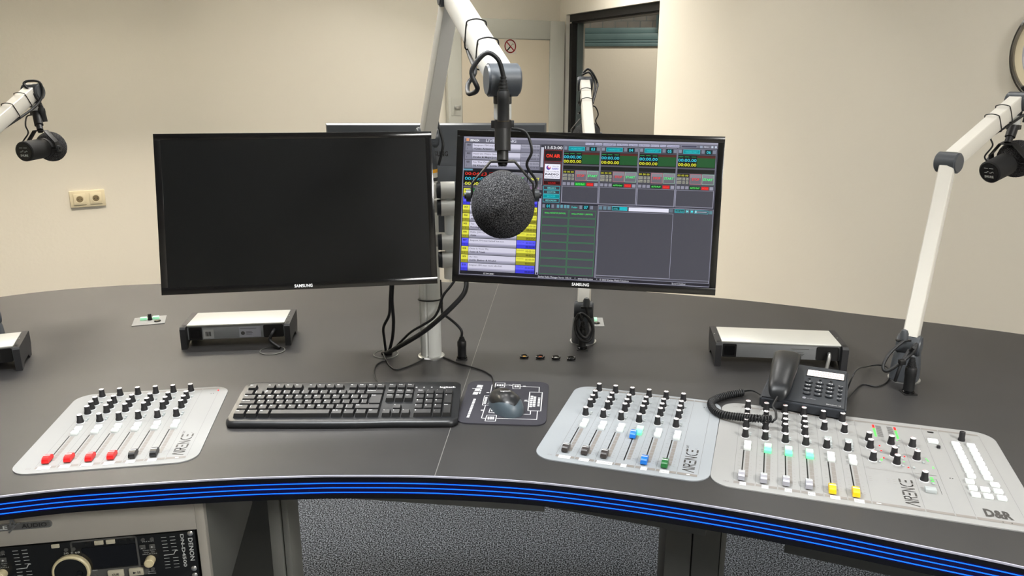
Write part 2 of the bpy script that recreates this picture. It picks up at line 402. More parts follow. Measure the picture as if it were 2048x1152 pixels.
# wall socket
sc = aty(174, 396, 4.36)
wd_ = (K-LW).normalized(); wn_ = Vector((wd_.y, -wd_.x, 0)); 
base = LW+wd_*((Vector((sc.x, sc.y, 0))-LW).dot(wd_))
SM = axes(Vector((base.x, base.y, sc.z)), wd_, Vector((0, 0, 1)), wn_)
t = thing('wall_socket', 'cream double power socket on the left wall', 'socket', (base.x, base.y, sc.z))
T0 = Matrix.Translation((-base.x, -base.y, -sc.z)) @ SM
mb = MB(T0); mb.box(-0.088, -0.046, 0, 0.088, 0.046, 0.012, 'socket_cream', 0.004); mb.build('cover_plate', t)
for sx in (-0.04, 0.04):
    mb = MB(T0 @ TR(sx, 0, 0)); mb.box(-0.031, -0.031, 0.012, 0.031, 0.031, 0.017, 'socket_cream', 0.003)
    mb.lathe([(0.0215, 0.0172), (0.0215, 0.0185), (0.019, 0.0185), (0.017, 0.0174)], 'socket_cream', 24)
    mb.lathe([(0.0168, 0.0173), (0.0168, 0.0176)], 'socket_dark', 24)
    for q in (-0.008, 0.008): mb.lathe([(0.0025, 0.0176), (0.0025, 0.018)], 'black', 10, TR(q, 0, 0))
    mb.build('outlet', t)
# round wall lamp (only its left rim is in the picture)
Yc = 2.765; ckp = rw((KY-Yc)/-WD.y); ckz = aty(2108, 100, Yc).z
CKM = axes((0, 0, 0), -WD, Vector((0, 0, 1)), WN)
t = thing('wall_lamp', 'round unlit wall lamp with a black and chrome rim, cut off by the right edge', 'lamp', (ckp.x, ckp.y, ckz))
mb = MB(CKM); mb.lathe([(0.160, 0.002), (0.172, 0.006), (0.180, 0.02), (0.180, 0.03), (0.172, 0.040), (0.165, 0.038), (0.164, 0.028)], 'chrome', 64, caps=False); mb.build('chrome_rim', t)
mb = MB(CKM); mb.lathe([(0.181, 0.001), (0.187, 0.004), (0.187, 0.026), (0.1805, 0.028)], 'black_gloss', 64, caps=False); mb.build('black_rim', t)
mb = MB(CKM); mb.lathe([(0.1645, 0.030), (0.158, 0.027), (0.150, 0.024), (0.143, 0.022)], 'socket_cream', 64, caps=False); mb.build('wall_reflection_ring', t)  # cream colour stands in for the wall's reflection in the rim
mb = MB(CKM); mb.lathe([(0.144, 0.016), (0.143, 0.022), (0.12, 0.032), (0.08, 0.042), (0.04, 0.047), (0.005, 0.048)], 'lamp_glass', 64); mb.build('domed_glass', t)

# ================================================================== THE DESK
FRONT = [(-1.9,0.35),(-1.62,0.62),(-1.35,0.86),(-1.1,1.03),(-0.92,1.125)]+[(-0.837,1.150),(-0.747,1.172),(-0.657,1.186),(-0.563,1.199),(-0.465,1.210),(-0.373,1.216),(-0.287,1.219),(-0.133,1.216),(0.03,1.198),(0.179,1.163),(0.328,1.117),(0.466,1.066),(0.591,1.013),(0.716,0.958)]+[(0.86,0.88),(1.05,0.76),(1.3,0.56),(1.55,0.30)]
BACK = [(-2.25,0.9),(-2.2,1.35),(-2.02,1.8),(-1.8,2.15),(-1.592,2.348),(-1.442,2.436),(-1.294,2.485),(-1.18,2.507),(-0.9,2.54),(-0.5,2.545),(-0.1,2.52),(0.3,2.445),(0.658,2.331),(0.857,2.243),(0.978,2.178),(1.155,2.092),(1.262,2.036),(1.36,1.98),(1.6,1.82),(1.85,1.55),(1.98,1.2),(2.0,0.85)]
fpts = [(p.x, p.y) for p in smooth_path([(a, b, 0) for a, b in FRONT], 5)]
bpts = [(p.x, p.y) for p in smooth_path([(a, b, 0) for a, b in BACK], 5)]
_sa, _sb = at(869.5, 951.5), at(994, 577)
def seamx(y): return _sa.x+(y-_sa.y)*(_sb.x-_sa.x)/(_sb.y-_sa.y)
SF = (seamx(1.216), 1.216); SB = (seamx(2.508), 2.508)
fL = [p for p in fpts if p[0] < SF[0]-0.004]+[SF]; fR = [SF]+[p for p in fpts if p[0] > SF[0]+0.004]
bL = [p for p in bpts if p[0] < SB[0]-0.004]+[SB]; bR = [SB]+[p for p in bpts if p[0] > SB[0]+0.004]
desk = thing('studio_desk', 'large curved dark grey broadcast desk with three blue light lines along its front edge', 'desk', (0, 0, 0))
g = 0.0007
for fp, bp, sg in ((fL, bL, -1), (fR, bR, 1)):
    mb = MB(); pts = fp+bp[::-1]
    pts = [((x+sg*g) if (abs(x-seamx(y)) < 1e-6) else x, y) for x, y in pts]
    mb.prism(pts, DZ-0.022, DZ, 'worktop'); mb.build('worktop', desk, smooth=0)
mb = MB(); mb.add([(SF[0]-0.0006, SF[1]+0.001, DZ-0.0003), (SF[0]+0.0006, SF[1]+0.001, DZ-0.0003), (SB[0]+0.0006, SB[1]-0.001, DZ-0.0003), (SB[0]-0.0006, SB[1]-0.001, DZ-0.0003)], [(0, 1, 2, 3)], 'seam_line'); mb.build('seam', desk, smooth=0)
def strip(path, z0, z1, off, m, name, parent):
    mb = MB(); v = []; f = []; N = len(path)
    for i, p in enumerate(path):
        a = Vector(path[max(i-1, 0)]); b = Vector(path[min(i+1, N-1)]); t = (b-a).normalized(); n = Vector((t.y, -t.x))
        for o in (off[0], off[1]):
            q = Vector(p)+n*o; v += [(q.x, q.y, z0), (q.x, q.y, z1)]
    for i in range(N-1):
        a = 4*i; b = 4*(i+1)
        f += [(a+2, b+2, b+3, a+3), (b, a, a+1, b+1), (a+1, a+3, b+3, b+1), (a, b, b+2, a+2)]
    f += [(0, 2, 3, 1), (4*N-4, 4*N-3, 4*N-1, 4*N-2)]
    mb.add(v, f, m); return mb.build(name, parent, smooth=40)
for fp in (fL, fR):
    strip(fp, DZ-0.0030, DZ-0.0002, (0.0003, 0.0026), 'trim_line', 'edge_trim', desk)
    fa = strip(fp, DZ-0.0445, DZ-0.0031, (0.0002, 0.0022), 'fascia', 'fascia', desk)
    strip(fp, DZ-0.0355, DZ-0.0112, (0.0022, 0.0025), 'led_glow', 'led_glow_band', fa)  # emissive band painted as blue glow between the light lines
    for k in range(3): strip(fp, DZ-0.0145-0.0088*k-0.0008, DZ-0.0145-0.0088*k+0.0008, (0.0025, 0.0030), 'led', 'light_strip', fa)
# frame under the desk
def beam(a, b, z0, z1, th, m, name='crossbeam'):
    a = Vector((*a, 0)); b = Vector((*b, 0)); d = (b-a); L = d.length; d.normalize()
    mb = MB(axes(a, d, Vector((-d.y, d.x, 0)), Vector((0, 0, 1)))); mb.box(0, 0, z0, L, th, z1, m, 0.001); return mb.build(name, desk)
beam((-0.44, 1.305), (0.057, 1.241), 0.815, 0.877, 0.02, 'desk_grey'); beam((0.066, 1.255), (0.325, 1.165), 0.815, 0.877, 0.02, 'desk_dark')
beam((0.45, 1.14), (1.2, 0.82), 0.80, 0.877, 0.02, 'desk_dark')
mb = MB(); mb.box(-0.475, 1.36, 0.0, -0.452, 1.44, 0.877, 'desk_grey', 0.002); mb.box(-0.450, 1.365, 0.0, -0.437, 1.435, 0.877, 'desk_grey', 0.002); mb.box(-0.40,1.37,0.0,-0.34,1.44,0.06,'desk_grey',0.002); mb.build('leg', desk)
mb = MB(); mb.box(0.288, 1.30, 0.0, 0.338, 1.36, 0.877, 'desk_dark', 0.002); mb.box(0.340, 1.30, 0.0, 0.392, 1.36, 0.877, 'desk_dark', 0.002); mb.box(0.396, 1.31, 0.0, 0.406, 1.40, 0.877, 'desk_grey', 0.001); mb.build('leg', desk)
mb = MB(); mb.box(-0.95, 1.82, 0.0, -0.585, 1.84, 0.877, 'desk_dark', 0.001); mb.build('back_panel', desk)

# ================================================================== RACK CABINET AND CD PLAYER
RO = Vector((-0.395, 1.235)); RA = 0.17
ux = Vector((math.cos(RA), math.sin(RA), 0)); vy = Vector((-math.sin(RA), math.cos(RA), 0))
pr_ = aty(390, 1060, 1.235)
RO3 = Vector((pr_.x, pr_.y, pr_.z))             # top right corner of the player's front
rc = thing('rack_cabinet', 'pale grey rack cabinet under the left end of the desk', 'cabinet', (RO3.x, RO3.y, 0), RA)
H0 = RO3.z
mb = MB(); mb.box(0.003, 0, 0.575, 0.018, 0.0195, H0+0.075, 'rack_face', 0.001); mb.box(-0.60, 0, H0+0.001, 0.003, 0.02, H0+0.075, 'rack_face', 0.001)
mb.box(-0.60, 0, 0.575, -0.485, 0.02, H0+0.0, 'rack_face', 0.001); mb.box(-0.484, 0.0, 0.575, 0.002, 0.02, H0-0.18, 'rack_face', 0.001); mb.build('front_frame', rc)
mb = MB(); mb.box(0.0, 0.0205, 0.575, 0.018, 0.45, H0+0.075, 'desk_grey', 0.001); mb.build('side_panel', rc)
mb = MB(); mb.box(-0.6, 0.0205, 0.575, -0.001, 0.45, 0.59, 'desk_grey'); mb.build('bottom_panel', rc)
mb = MB(); mb.box(-0.6, 0.43, 0.591, -0.001, 0.45, H0+0.075, 'desk_grey'); mb.build('back_panel', rc)
mb = MB(); mb.box(-0.6, 0.0205, H0+0.060, -0.001, 0.429, H0+0.075, 'desk_grey'); mb.build('top_panel', rc)
mb = MB()
for y in (0.1, 0.4):
    for x in (-0.5, -0.1): mb = MB(); mb.box(x-0.015, y-0.015, H0+0.0755, x+0.015, y+0.015, 0.8775, 'desk_dark'); mb.build('hanger', rc)
# badge
BM = axes((0, 0, 0), (1, 0, 0), (0, 0, 1), (0, -1, 0))     # face coordinates: x right, y up, z to the viewer
bx = -0.341; bz = H0+0.038
mb = MB(TR(0, 0, 0) @ BM); mb.prism(rrect(bx-0.01, bz-0.0065, bx+0.112, bz+0.0065, 0.006, 6), 0.0, 0.002, 'badge')
mb.prism(rrect(bx-0.0085, bz-0.005, bx+0.1105, bz+0.005, 0.0048, 6), 0.002, 0.0022, 'rack_grey')
mb.text('TRIPLE', bx-0.006, bz-0.0035, 0.0105, 0.0026, 'rack_print', fit=0.048, bold=0.02); mb.text('AUDIO', bx+0.064, bz-0.0035, 0.0105, 0.0026, 'black', fit=0.040, bold=0.02)
mb.line([(bx+0.044, bz-0.009), (bx+0.056, bz+0.004), (bx+0.050, bz+0.018), (bx+0.047, bz+0.002), (bx+0.062, bz+0.006)], 0.003, 0.003, 'badge')
mb.build('maker_badge', rc)
cd = thing('rack_cd_player', 'black rack-mounted twin CD player controller with jog wheel in the grey cabinet', 'cd player', (RO3.x, RO3.y, H0), RA)
F = BM @ MM
mb = MB(F); mb.box(-482, -178, -60, -1.0, -1.0, 1.0, 'rack_black', 0.5)
def mm(s_, x): return x
mb.text('DENON', -13, -14, 10.5, 1.3, 'rack_print', rot=-PI/2, fit=46, bold=0.02); mb.text('DN-D4500', -25.5, -5, 8, 1.3, 'rack_print', rot=-PI/2, fit=66, bold=0.02)
mb.build('front_plate', cd, smooth=0)
def deck(ox, q):
    P = MB(F @ TR(ox, 0, 0))
    for k in range(5):
        y = -9-6.7*k; P.quad(-58+0.3*k, y, -49+0.3*k, y+0.9, 1.2, 'rack_print'); P.quad(-43.5+0.3*k, y, -34.5+0.3*k, y+0.9, 1.2, 'rack_print')
        y = -51-6.5*k if k < 4 else -70.5
        P.quad(-57, y, -48, y+0.9, 1.2, 'rack_print'); P.quad(-42, y, -33, y+0.9, 1.2, 'rack_print')
    P.line([(-56, -44), (-40, -43.5), (-36.5, -37), (-33, -36.6)], 1.3, 1.3, 'rack_print')
    for yy, st, ft in ((-14.5, 'PITCH', 18), (-32, 'TRACK SELECT', 22), (-36, 'FWD - REV', 18), (-39.5, 'SEARCH', 24), (-75, 'PITCH', 11), (-79, 'RANGE', 13)): P.text(st, -80, yy, 2.6, 1.2, 'rack_print', align='C', fit=ft)
    P.line(rrect(-205, -76, -99, -1.5, 4, 3)+[(-99, -5)], 3.2, 1.25, 'rack_grey'); P.quad(-203, -79, -84, -60, 1.15, 'rack_grey')
    P.text('30 + 68', -206, -24, 5, 1.3, 'rack_print', align='C', fit=26); P.text('BRAKE', -173, -62, 2.8, 1.3, 'rack_print', align='C')
    P.text('-', -90.5, -26, 7, 4.1, 'rack_print', align='C', bold=0.03); P.text('+', -74, -26, 7, 4.1, 'rack_print', align='C', bold=0.03)
    P.build('printed_markings', cd, smooth=0)
    P = MB(F @ TR(ox, 0, 0)); P.prism(rrect(-190, -57, -101, -15, 2, 3), 1.0, 1.8, 'black_gloss'); P.build('display_window', cd)
    for nm, x0, y0, x1, y1, h, m in (('cue_button', -152, -77, -126, -63, 6, 'rack_button'), ('play_button', -117, -77, -93, -63, 6, 'rack_button'), ('small_button', -182, -10, -172, -3, 3, 'rack_black'), ('small_button', -167, -10.5, -152, -2.5, 4, 'rack_button'),
            ('small_button', -148, -10.5, -133, -2.5, 4, 'rack_button'), ('small_button', -127, -10, -114, -3, 3, 'rack_black'), ('small_button', -110, -10, -102, -3, 3, 'rack_black'), ('small_button', -95, -28, -85, -19, 3, 'rack_grey'),
            ('small_button', -79, -28, -69, -19, 3, 'rack_grey'), ('small_button', -236, -9, -223, -2, 4, 'rack_button')):
        P = MB(F @ TR(ox, 0, 0)); P.box(x0, y0, 1.0, x1, y1, h, m, 1.0)
        if nm == 'cue_button': P.text('CUE', -139, -72.5, 6, h+0.2, 'black', align='C', bold=0.03)
        if nm == 'play_button':
            P.add([(-110, -73, h+0.2), (-104, -70.5, h+0.2), (-110, -68, h+0.2)], [(0, 1, 2)], 'black'); P.quad(-102.5, -73, -101, -68, h+0.2, 'black'); P.quad(-99.5, -73, -98, -68, h+0.2, 'black')
        P.build(nm, cd)
    P = MB(F @ TR(ox-209, -55, 0)); P.lathe([(30, 1), (31, 3), (31, 9), (29, 11), (26.5, 10.5)], 'rack_ivory', 48, caps=False); P.lathe([(27, 1), (26.5, 9.5), (10, 9)], 'rack_black', 48)
    P.lathe([(5.5, 9), (5.2, 11), (2, 10)], 'black_gloss', 20, TR(14, -4, 0)); P.build('jog_wheel', cd)
    P = MB(F @ TR(ox-79.5, -50, 0)); P.lathe([(8.5, 1), (8.2, 14), (7.4, 15)], 'rack_ivory', 24); P.lathe([(6.2, 15), (6, 16), (2.5, 16.2)], 'rack_ivory', 24); P.build('select_knob', cd)
    for x, y in ((-88, -9), (-73, -9), (-174, -69), (-78, -69), (-214, -15), (-202, -15)):
        P = MB(F @ TR(ox+x, y, 0)); P.lathe([(3.4, 1), (3.2, 3)], 'rack_grey', 16); P.build('round_button', cd)
deck(0, 0); deck(-241, 1)
for x, y in ((-8.5, -5), (-9, -76), (-9, -90)):
    P = MB(F @ TR(x, y, 0)); P.lathe([(5, 1), (5, 2), (3.2, 3.6), (1, 4)], 'steel', 20); P.build('rack_screw', cd)
# ================================================================== MIXERS
SW = 35.9       # width of one channel strip, mm
def knob_mesh(red):
    mb = MB(MM)
    mb.lathe([(8.1, 0), (8.1, 0.9), (7.2, 1.6)], 'knob_ring', 28)
    v = []; f = []; n = 36
    for (r, z) in ((6.9, 1.4), (6.5, 5.0), (5.6, 8.0), (5.0, 17.4)):
        for k in range(n):
            t = 2*PI*k/n; rr = r*(1.0 if k % 2 else 0.955); v.append((rr*math.cos(t), rr*math.sin(t), z))
    for j in range(3):
        for k in range(n): a = j*n+k; b = j*n+(k+1) % n; f.append((a, b, b+n, a+n))
    if red:
        wf = [q for i, q in enumerate(f) if (i % n) in (7, 8, 9, 10)]; f = [q for i, q in enumerate(f) if (i % n) not in (7, 8, 9, 10)]
        mb.add(v, wf, 'red')
    mb.add(v, f, 'knob_black')
    mb.lathe([(4.9, 17.3), (4.8, 18.0), (4.5, 18.2)], 'knob_top', 24)
    mb.quad(-0.45, 0.3, 0.45, 4.6, 18.25, 'red' if red else 'knob_black')
    o = mb.build('tmp', smooth=50); me = o.data; bpy.data.objects.remove(o); return me
KN = {False: knob_mesh(False), True: knob_mesh(True)}
def black_knob():
    mb = MB(MM); mb.lathe([(6.2, 0), (6.0, 3), (5.2, 6), (4.9, 17), (4.5, 17.6)], 'knob_black', 28); o = mb.build('tmp', smooth=50); me = o.data; bpy.data.objects.remove(o); return me
KBLK = black_knob()
def fader_mesh(m, ribs):
    mb = MB(MM)
    prof = [(-12.2, 2.5), (-12.2, 6.0), (-11.2, 9.6), (-8.6, 11.6), (-1.2, 12.4), (1.2, 12.4), (8.6, 10.6), (11.2, 9.0), (12.2, 6.0), (12.2, 2.5)]
    n = len(prof); v = [(-5.7+(0.5 if z > 9 else 0), y, z) for y, z in prof]+[(5.7-(0.5 if z > 9 else 0), y, z) for y, z in prof]
    f = [(i+1, i, n+i, n+i+1) for i in range(n-1)]+[tuple(range(n)), tuple(range(2*n-1, n-1, -1)), (0, n-1, 2*n-1, n)]
    mb.add(v, f, m); mb.box(-5.3, -1.0, 12.3, 5.3, 0.9, 12.9, 'white', 0.2)
    if ribs:
        for y in (3.6, 6.4, 9.0): mb.box(-5.3, y-0.5, 9.2, 5.3, y+0.4, 12.35-0.19*y, 'white' if ribs == 2 else m, 0.15)
    mb.box(-1.0, -2, 0.2, 1.0, 2, 3.0, 'slot')
    o = mb.build('tmp', smooth=30); me = o.data; bpy.data.objects.remove(o); return me
FM = {}
def fmesh(m, ribs=1):
    if m not in FM: FM[m] = fader_mesh(m, ribs)
    return FM[m]
def btn_mesh(m, sx=12.5, sy=12.5, h=6.0, split=False):
    mb = MB(MM); mb.box(-sx/2, -sy/2, 0, sx/2, sy/2, h, m, 0.9)
    if split: mb.quad(-sx/2+0.6, -0.7, sx/2-0.6, 0.1, h+0.05, 'print')
    o = mb.build('tmp', smooth=40); me = o.data; bpy.data.objects.remove(o); return me
BT = {k: btn_mesh(k) for k in ('button_white', 'button_green', 'button_pale')}
BG = btn_mesh('button_grey'); BS = btn_mesh('button_grey', 4.2, 4.2, 3.0); BSW = btn_mesh('button_white', 4.4, 4.4, 3.2); BKEY = btn_mesh('button_white', 13.2, 12.0, 5.0, True)
BKEYT = BKEY
def P3(x, y, z=2.0): return (x/1000, y/1000, z/1000)
SQ = [128, 111.5, 95.5, 80.5, 67, 54.5, 43.5, 34, 26.5]
LOGO = {'A': [[(0, 0), (6.2, 1.0), (12.4, 0)]], 'I': [[(0, 0), (0, 1)]], 'R': [[(0, 0), (0, 1), (6.5, 1), (8.6, 0.86), (8.6, 0.62), (6.5, 0.5), (2, 0.5)], [(5.0, 0.5), (9.5, 0)]],
        'E': [[(0.5, 0), (9.0, 0)], [(1.8, 0.5), (6.8, 0.5)], [(0.5, 1), (9.0, 1)]], 'N': [[(0, 0), (0, 1), (10.5, 0), (10.5, 1)]],
        'C': [[(9.0, 1.0), (5.5, 0.97), (3.0, 0.88), (1.4, 0.74), (0.8, 0.58)], [(0.8, 0.42), (1.4, 0.26), (3.0, 0.12), (5.5, 0.03), (9.0, 0.0)]]}
def logo(mb, x, y, ext=True):
    a = y
    for ch, adv in (('A', 14.5), ('I', 5), ('R', 13.5), ('E', 14), ('N', 16.5), ('C', 14), ('E', 12)):
        for st in LOGO[ch]:
            if ch == 'E' : st = st
            if ch == 'A': st = [st[0], st[1], st[2]]
            mb.line([(x-b*18.5, a+q) for q, b in st], 2.2 if ch != 'E' else 3.2, 2.35, 'print_dark')
        a += adv
    if ext: mb.text('EXT', x-17, a+3, 6.5, 2.35, 'print_dark', rot=PI/2, fit=11); mb.text('C', x-1.5, a+1, 4.5, 2.35, 'print_dark', rot=PI/2)
def strip_marks(mb, x0, knobs, btn_y=True, slotx=13.5):
    # fader scale, slot, ticks
    mb.quad(x0+slotx-1.1, 21.5, x0+slotx+1.1, 130.5, 2.3, 'slot')
    for a, b in zip(SQ[:-1], SQ[1:]): mb.quad(x0+slotx+3.8, b+0.9, x0+slotx+10.6, a-0.2, 2.3, 'print')
    for i, y in enumerate(SQ): mb.quad(x0+4.6, y-0.3, x0+slotx-3.5, y+0.3, 2.3, 'print'); 
    for i, st in enumerate(('10', '5', '0', '5', '10', '20', '30', '40', '50')): mb.text(st, x0+slotx+13.2, SQ[i]-1.2, 3.0, 2.3, 'print')
    mb.line([(x0+slotx-3, 134), (x0+slotx, 136), (x0+slotx+4, 134.5)], 0.6, 2.3, 'print')
    for y, sx0, sx1 in [(k-9.8, 22.5, 31) for k in knobs]+[(k+5, 24.5, 31) for k in knobs]+[(162, 5, 13), (154, 5, 12), (142, 5, 13), (134, 5, 12)]:
        mb.quad(x0+sx0+1, y-0.3, x0+sx1-1, y+0.3, 2.3, 'print')
def bars(mb, xs, y0, y1):
    for a, b in zip(xs[:-1], xs[1:]): mb.quad(a+0.9, y0, b-0.9, y1, 2.3, 'print')
def tape(mb, x0, x1, st, y0=-4, y1=7):
    mb.box(x0, y0, 2.35, x1, y1, 2.6, 'paper'); mb.text(st, (x0+x1)/2, (y0+y1)/2-1.9, 5.4, 2.65, 'print_dark', align='C', fit=min(x1-x0-3, 3.6*len(st)))
def ext_mixer(PX, PY, TH, label, plate, tapes, faders, lit, logo_x=243):
    t = thing('mixer_extension', label, 'mixer', (PX, PY, DZ), TH)
    mb = MB(MM); mb.prism(rrect(-39, -15.5, 271.2, 342, 36, 14), 0.05, 2.0, plate); mb.build('face_plate', t, smooth=30)
    mb = MB(MM)
    xs = [i*SW for i in range(8)]
    bars(mb, xs, 0, 8); bars(mb, xs, 327.5, 333.5)
    for i in range(8): mb.quad(i*SW-0.3, 8.5, i*SW+0.3, 327, 2.25, 'print_line')
    for i in range(6): strip_marks(mb, i*SW, (322, 281, 256, 232, 190))
    logo(mb, logo_x, 14)
    mb.quad(232, 3.0, 238, 5.2, 2.4, 'white'); mb.text('CH', -14, 0.5, 6, 2.3, 'print', fit=8); mb.text('IN', -14, 326, 5, 2.3, 'print', fit=8)
    for q in ((238, 302), (243, 302)): mb.lathe([(1.1, 2.2), (1.1, 2.5)], 'print_dark', 8, TR(q[0], q[1], 0))
    mb.build('printed_markings', t, smooth=0)
    for i, (a, b, st) in enumerate(tapes): mb = MB(MM); tape(mb, a, b, st); mb.build('tape_label', t, smooth=0)
    mb = MB(MM); mb.lathe([(1.8, 2), (1.8, 3.2), (1, 3.8)], 'led_red', 12, TR(250, 318, 0)); mb.build('indicator_light', t)
    for i in range(6):
        for j, y in enumerate((322, 280.5, 256, 232.5, 190)):
            inst('knob', KN[False], t, P3(i*SW+13.5, y), (-0.1 if j == 0 else -0.7 if j == 4 else 0.05)+0.12*((i*7+j*3) % 3-1))
        for y in (289.5, 205.5, 197.5): inst('small_button', BS, t, P3(i*SW+22, y))
        for k, y in enumerate((157, 137.5)):
            m = lit.get((i, k), 'button_white'); o = inst('push_button', BT[m], t, P3(i*SW+21, y))
            if m != 'button_white': o['label'] = 'green lit button'
        m, y = faders[i]
        o = inst('fader', fmesh(m, 0 if m in ('red', 'fader_black') else 1 if m in ('blue', 'green') else 2), t, P3(i*SW+13.5, y)); o['label'] = FN[m]+' fader cap'
    return t
FN = {'red': 'red', 'fader_black': 'black', 'fader_brown': 'dark brown', 'blue': 'blue', 'green': 'green', 'silver_plastic': 'silver', 'yellow': 'yellow'}
ext_mixer(-0.8312, 1.2343, 0.1706, 'pale mixer panel left of the keyboard with four red and two black faders', 'plate',
    [(5, 26, 'MIC 1'), (41, 58, 'MIC 2'), (76, 95, 'MIC 3'), (113, 131, 'MIC 4'), (150, 165, 'PC 1'), (186, 201, 'PC 2')],
    [('red', 26.5), ('red', 25.5), ('red', 22.5), ('red', 23.5), ('fader_black', 22.5), ('fader_black', 22.5)], {})
ext_mixer(0.0769, 1.2842, -0.3133, 'pale mixer panel right of the mouse mat with blue and green faders', 'plate_blue',
    [(6.5, 28, 'AUX SOLO'), (44, 62, 'AUX SUB'), (76, 104, 'SPARE UIT'), (119, 129, 'CD 1'), (154, 165, 'CD 2'), (187, 203, 'E-MUST')],
    [('fader_brown', 28.5), ('fader_brown', 28.5), ('fader_brown', 26.5), ('blue', 121.5), ('blue', 24.5), ('green', 23)], {(3, 1): 'button_green', (3, 0): 'button_pale'})
# the main mixer
t = thing('main_mixer', 'long pale main mixer panel with silver and yellow faders and many white keys', 'mixer', (0.3708, 1.1879, DZ), -0.3171)
mb = MB(MM); mb.prism(rrect(-37.8, -15.5, 460, 348.5, 36, 14), 0.05, 2.0, 'plate'); mb.build('face_plate', t, smooth=30)
mb = MB(MM)
xs = [i*SW for i in range(7)]+[293, 334.7, 364, 433.8]
bars(mb, xs, 0, 8)
xt = [i*SW for i in range(7)]+[334.7, 364, 433.8]; bars(mb, xt, 327.5, 333.5)
for i, x in enumerate(xs): mb.quad(x-0.3, 8.5, x+0.3, 327 if i != 7 else 270, 2.25, 'print_line')
for i in range(6): strip_marks(mb, i*SW, (322, 281, 256, 232, 190) if i < 4 else (319, 267, 187), slotx=12.9)
mb.quad(218, 126.5, 291, 127.3, 2.3, 'print')
logo(mb, 286, 14, False)
for st, x, y in (('CRM', 233, 147), ('PHONES', 271, 144), ('STUDIO', 232, 226), ('CUE', 307, 175), ('RESET', 345, 292)): mb.text(st, x, y, 4, 2.3, 'print', align='C')
for y in (262, 251, 215, 200, 172, 131, 95, 88, 81):
    for x in (218, 247, 256, 284, 296, 318): mb.quad(x, y, x+6, y+0.6, 2.3, 'print')
for x in (296, 330): mb.quad(296, 132, 330, 132.6, 2.3, 'print')
mb.line([(319, 118), (327, 118), (327, 66)], 0.6, 2.3, 'print_dark'); mb.line([(242, 205), (252, 196), (268, 199)], 0.5, 2.3, 'print_dark')
for k in range(12):
    y = 268+k*4.4; mb.quad(252.5, y, 262.5, y+1.8, 2.3, 'print_dark'); mb.quad(272.5, y+1, 282.5, y+2.8, 2.3, 'print_dark')
mb.text('D&R', 379, 15.5, 32, 2.3, 'print_dark', fit=39, bold=0.05)
mb.text('IN', -15, 0.5, 6, 2.3, 'print', fit=8); mb.text('FX', -15, 326, 5, 2.3, 'print', fit=8)
for q in ((350, 131), (354, 131), (400, 4), (412, 4)): mb.lathe([(1.1, 2.2), (1.1, 2.5)], 'print_dark', 8, TR(q[0], q[1], 0))
mb.quad(222, 2.6, 229, 5.2, 2.4, 'white'); mb.prism(rrect(344, 315, 355.5, 322, 3.2, 6), 2.2, 2.35, 'slot')
mb.build('printed_markings', t, smooth=0)
for a, b, st in ((11, 21, '1.1'), (46.5, 57, '1.2'), (83, 94, '1.3'), (119, 130, '1.4'), (153, 168, 'TEL 1'), (189, 204, 'TEL 2')): mb = MB(MM); tape(mb, a, b, st); mb.build('tape_label', t, smooth=0)
for i in range(6):
    x = i*SW+12.9
    if i < 4:
        for j, y in enumerate((325, 282, 257, 232, 187)): inst('knob', KN[j == 0 and i < 4], t, P3(x, y), (0.9 if j == 0 else -0.6 if j == 4 else 0.0))
        for y in (290, 205.5, 197.5): inst('small_button', BS, t, P3(i*SW+21.5, y))
    else:
        for j, y in enumerate((319, 266.5, 186.5)): inst('knob', KN[j == 1], t, P3(x, y), (-0.8 if j == 1 else -0.6 if j == 2 else 0.0))
        for y in (222, 208): inst('push_button', BG, t, P3(i*SW+17.5, y), label='grey button')
        for y in (205.5, 197.5, 190): inst('small_button', BS, t, P3(i*SW+22, y))
    for k, y in enumerate((155, 136)):
        m = ('button_green' if k else 'button_pale') if i in (1, 2, 3) else 'button_white'
        o = inst('push_button', BT[m], t, P3(i*SW+18.5, y))
        if m != 'button_white': o['label'] = 'green lit button'
    m = 'silver_plastic' if i < 4 else 'yellow'
    o = inst('fader', fmesh(m, 2 if i < 4 else 1), t, P3(x, (21, 22, 24, 24.5, 20.5, 21.5)[i])); o['label'] = FN[m]+' fader cap'
for j, (x, y, r, a) in enumerate(((233, 242, 0, 0.2), (232.6, 210.6, 0, 0.4), (232.4, 160.2, 1, -0.7), (271, 239, 0, 0.5), (270, 190, 0, -0.9), (270.5, 158.3, 1, 0.75), (307, 240, 1, 0.9), (306.5, 187.6, 1, 0.6), (306.5, 107.6, 1, 0.6))):
    inst('knob', KN[bool(r)], t, P3(x, y), a)
inst('knob', KBLK, t, P3(399, 298.7), label='plain black knob')
for x, y in ((250.5, 226), (251, 205), (252, 176), (288, 193), (288.5, 150)):
    mb = MB(MM); mb.lathe([(1.5, 2), (1.5, 3), (0.8, 3.5)], 'led_red', 10, TR(x, y, 0)); mb.build('indicator_light', t)
mb = MB(MM)
for (x0, y0, dy) in ((246.6, 266, 55), (285, 268, 53)):
    mb.quad(x0, y0, x0+4, y0+dy*0.72, 2.35, 'led_green'); mb.quad(x0, y0+dy*0.74, x0+4, y0+dy, 2.35, 'led_red')
mb.build('level_meter', t, smooth=0)
mb = MB(MM)
for x, y in ((245, 166), (246, 162), (247, 170), (322, 195), (323, 190), (324, 186), (328, 164), (328, 159), (283, 170), (283, 259)): mb.quad(x, y, x+2.8, y+2.4, 2.4, 'led_green')
for k in range(4): mb.quad(317.5, 101+k*6.5, 322.5, 104.5+k*6.5, 2.4, 'led_green')
mb.build('status_lights', t, smooth=0)
for (x, y) in ((319, 99), (297, 150), (316, 176), (283, 182), (243, 156), (280, 152), (316, 232), (283, 232)): inst('small_button', BS, t, P3(x, y))
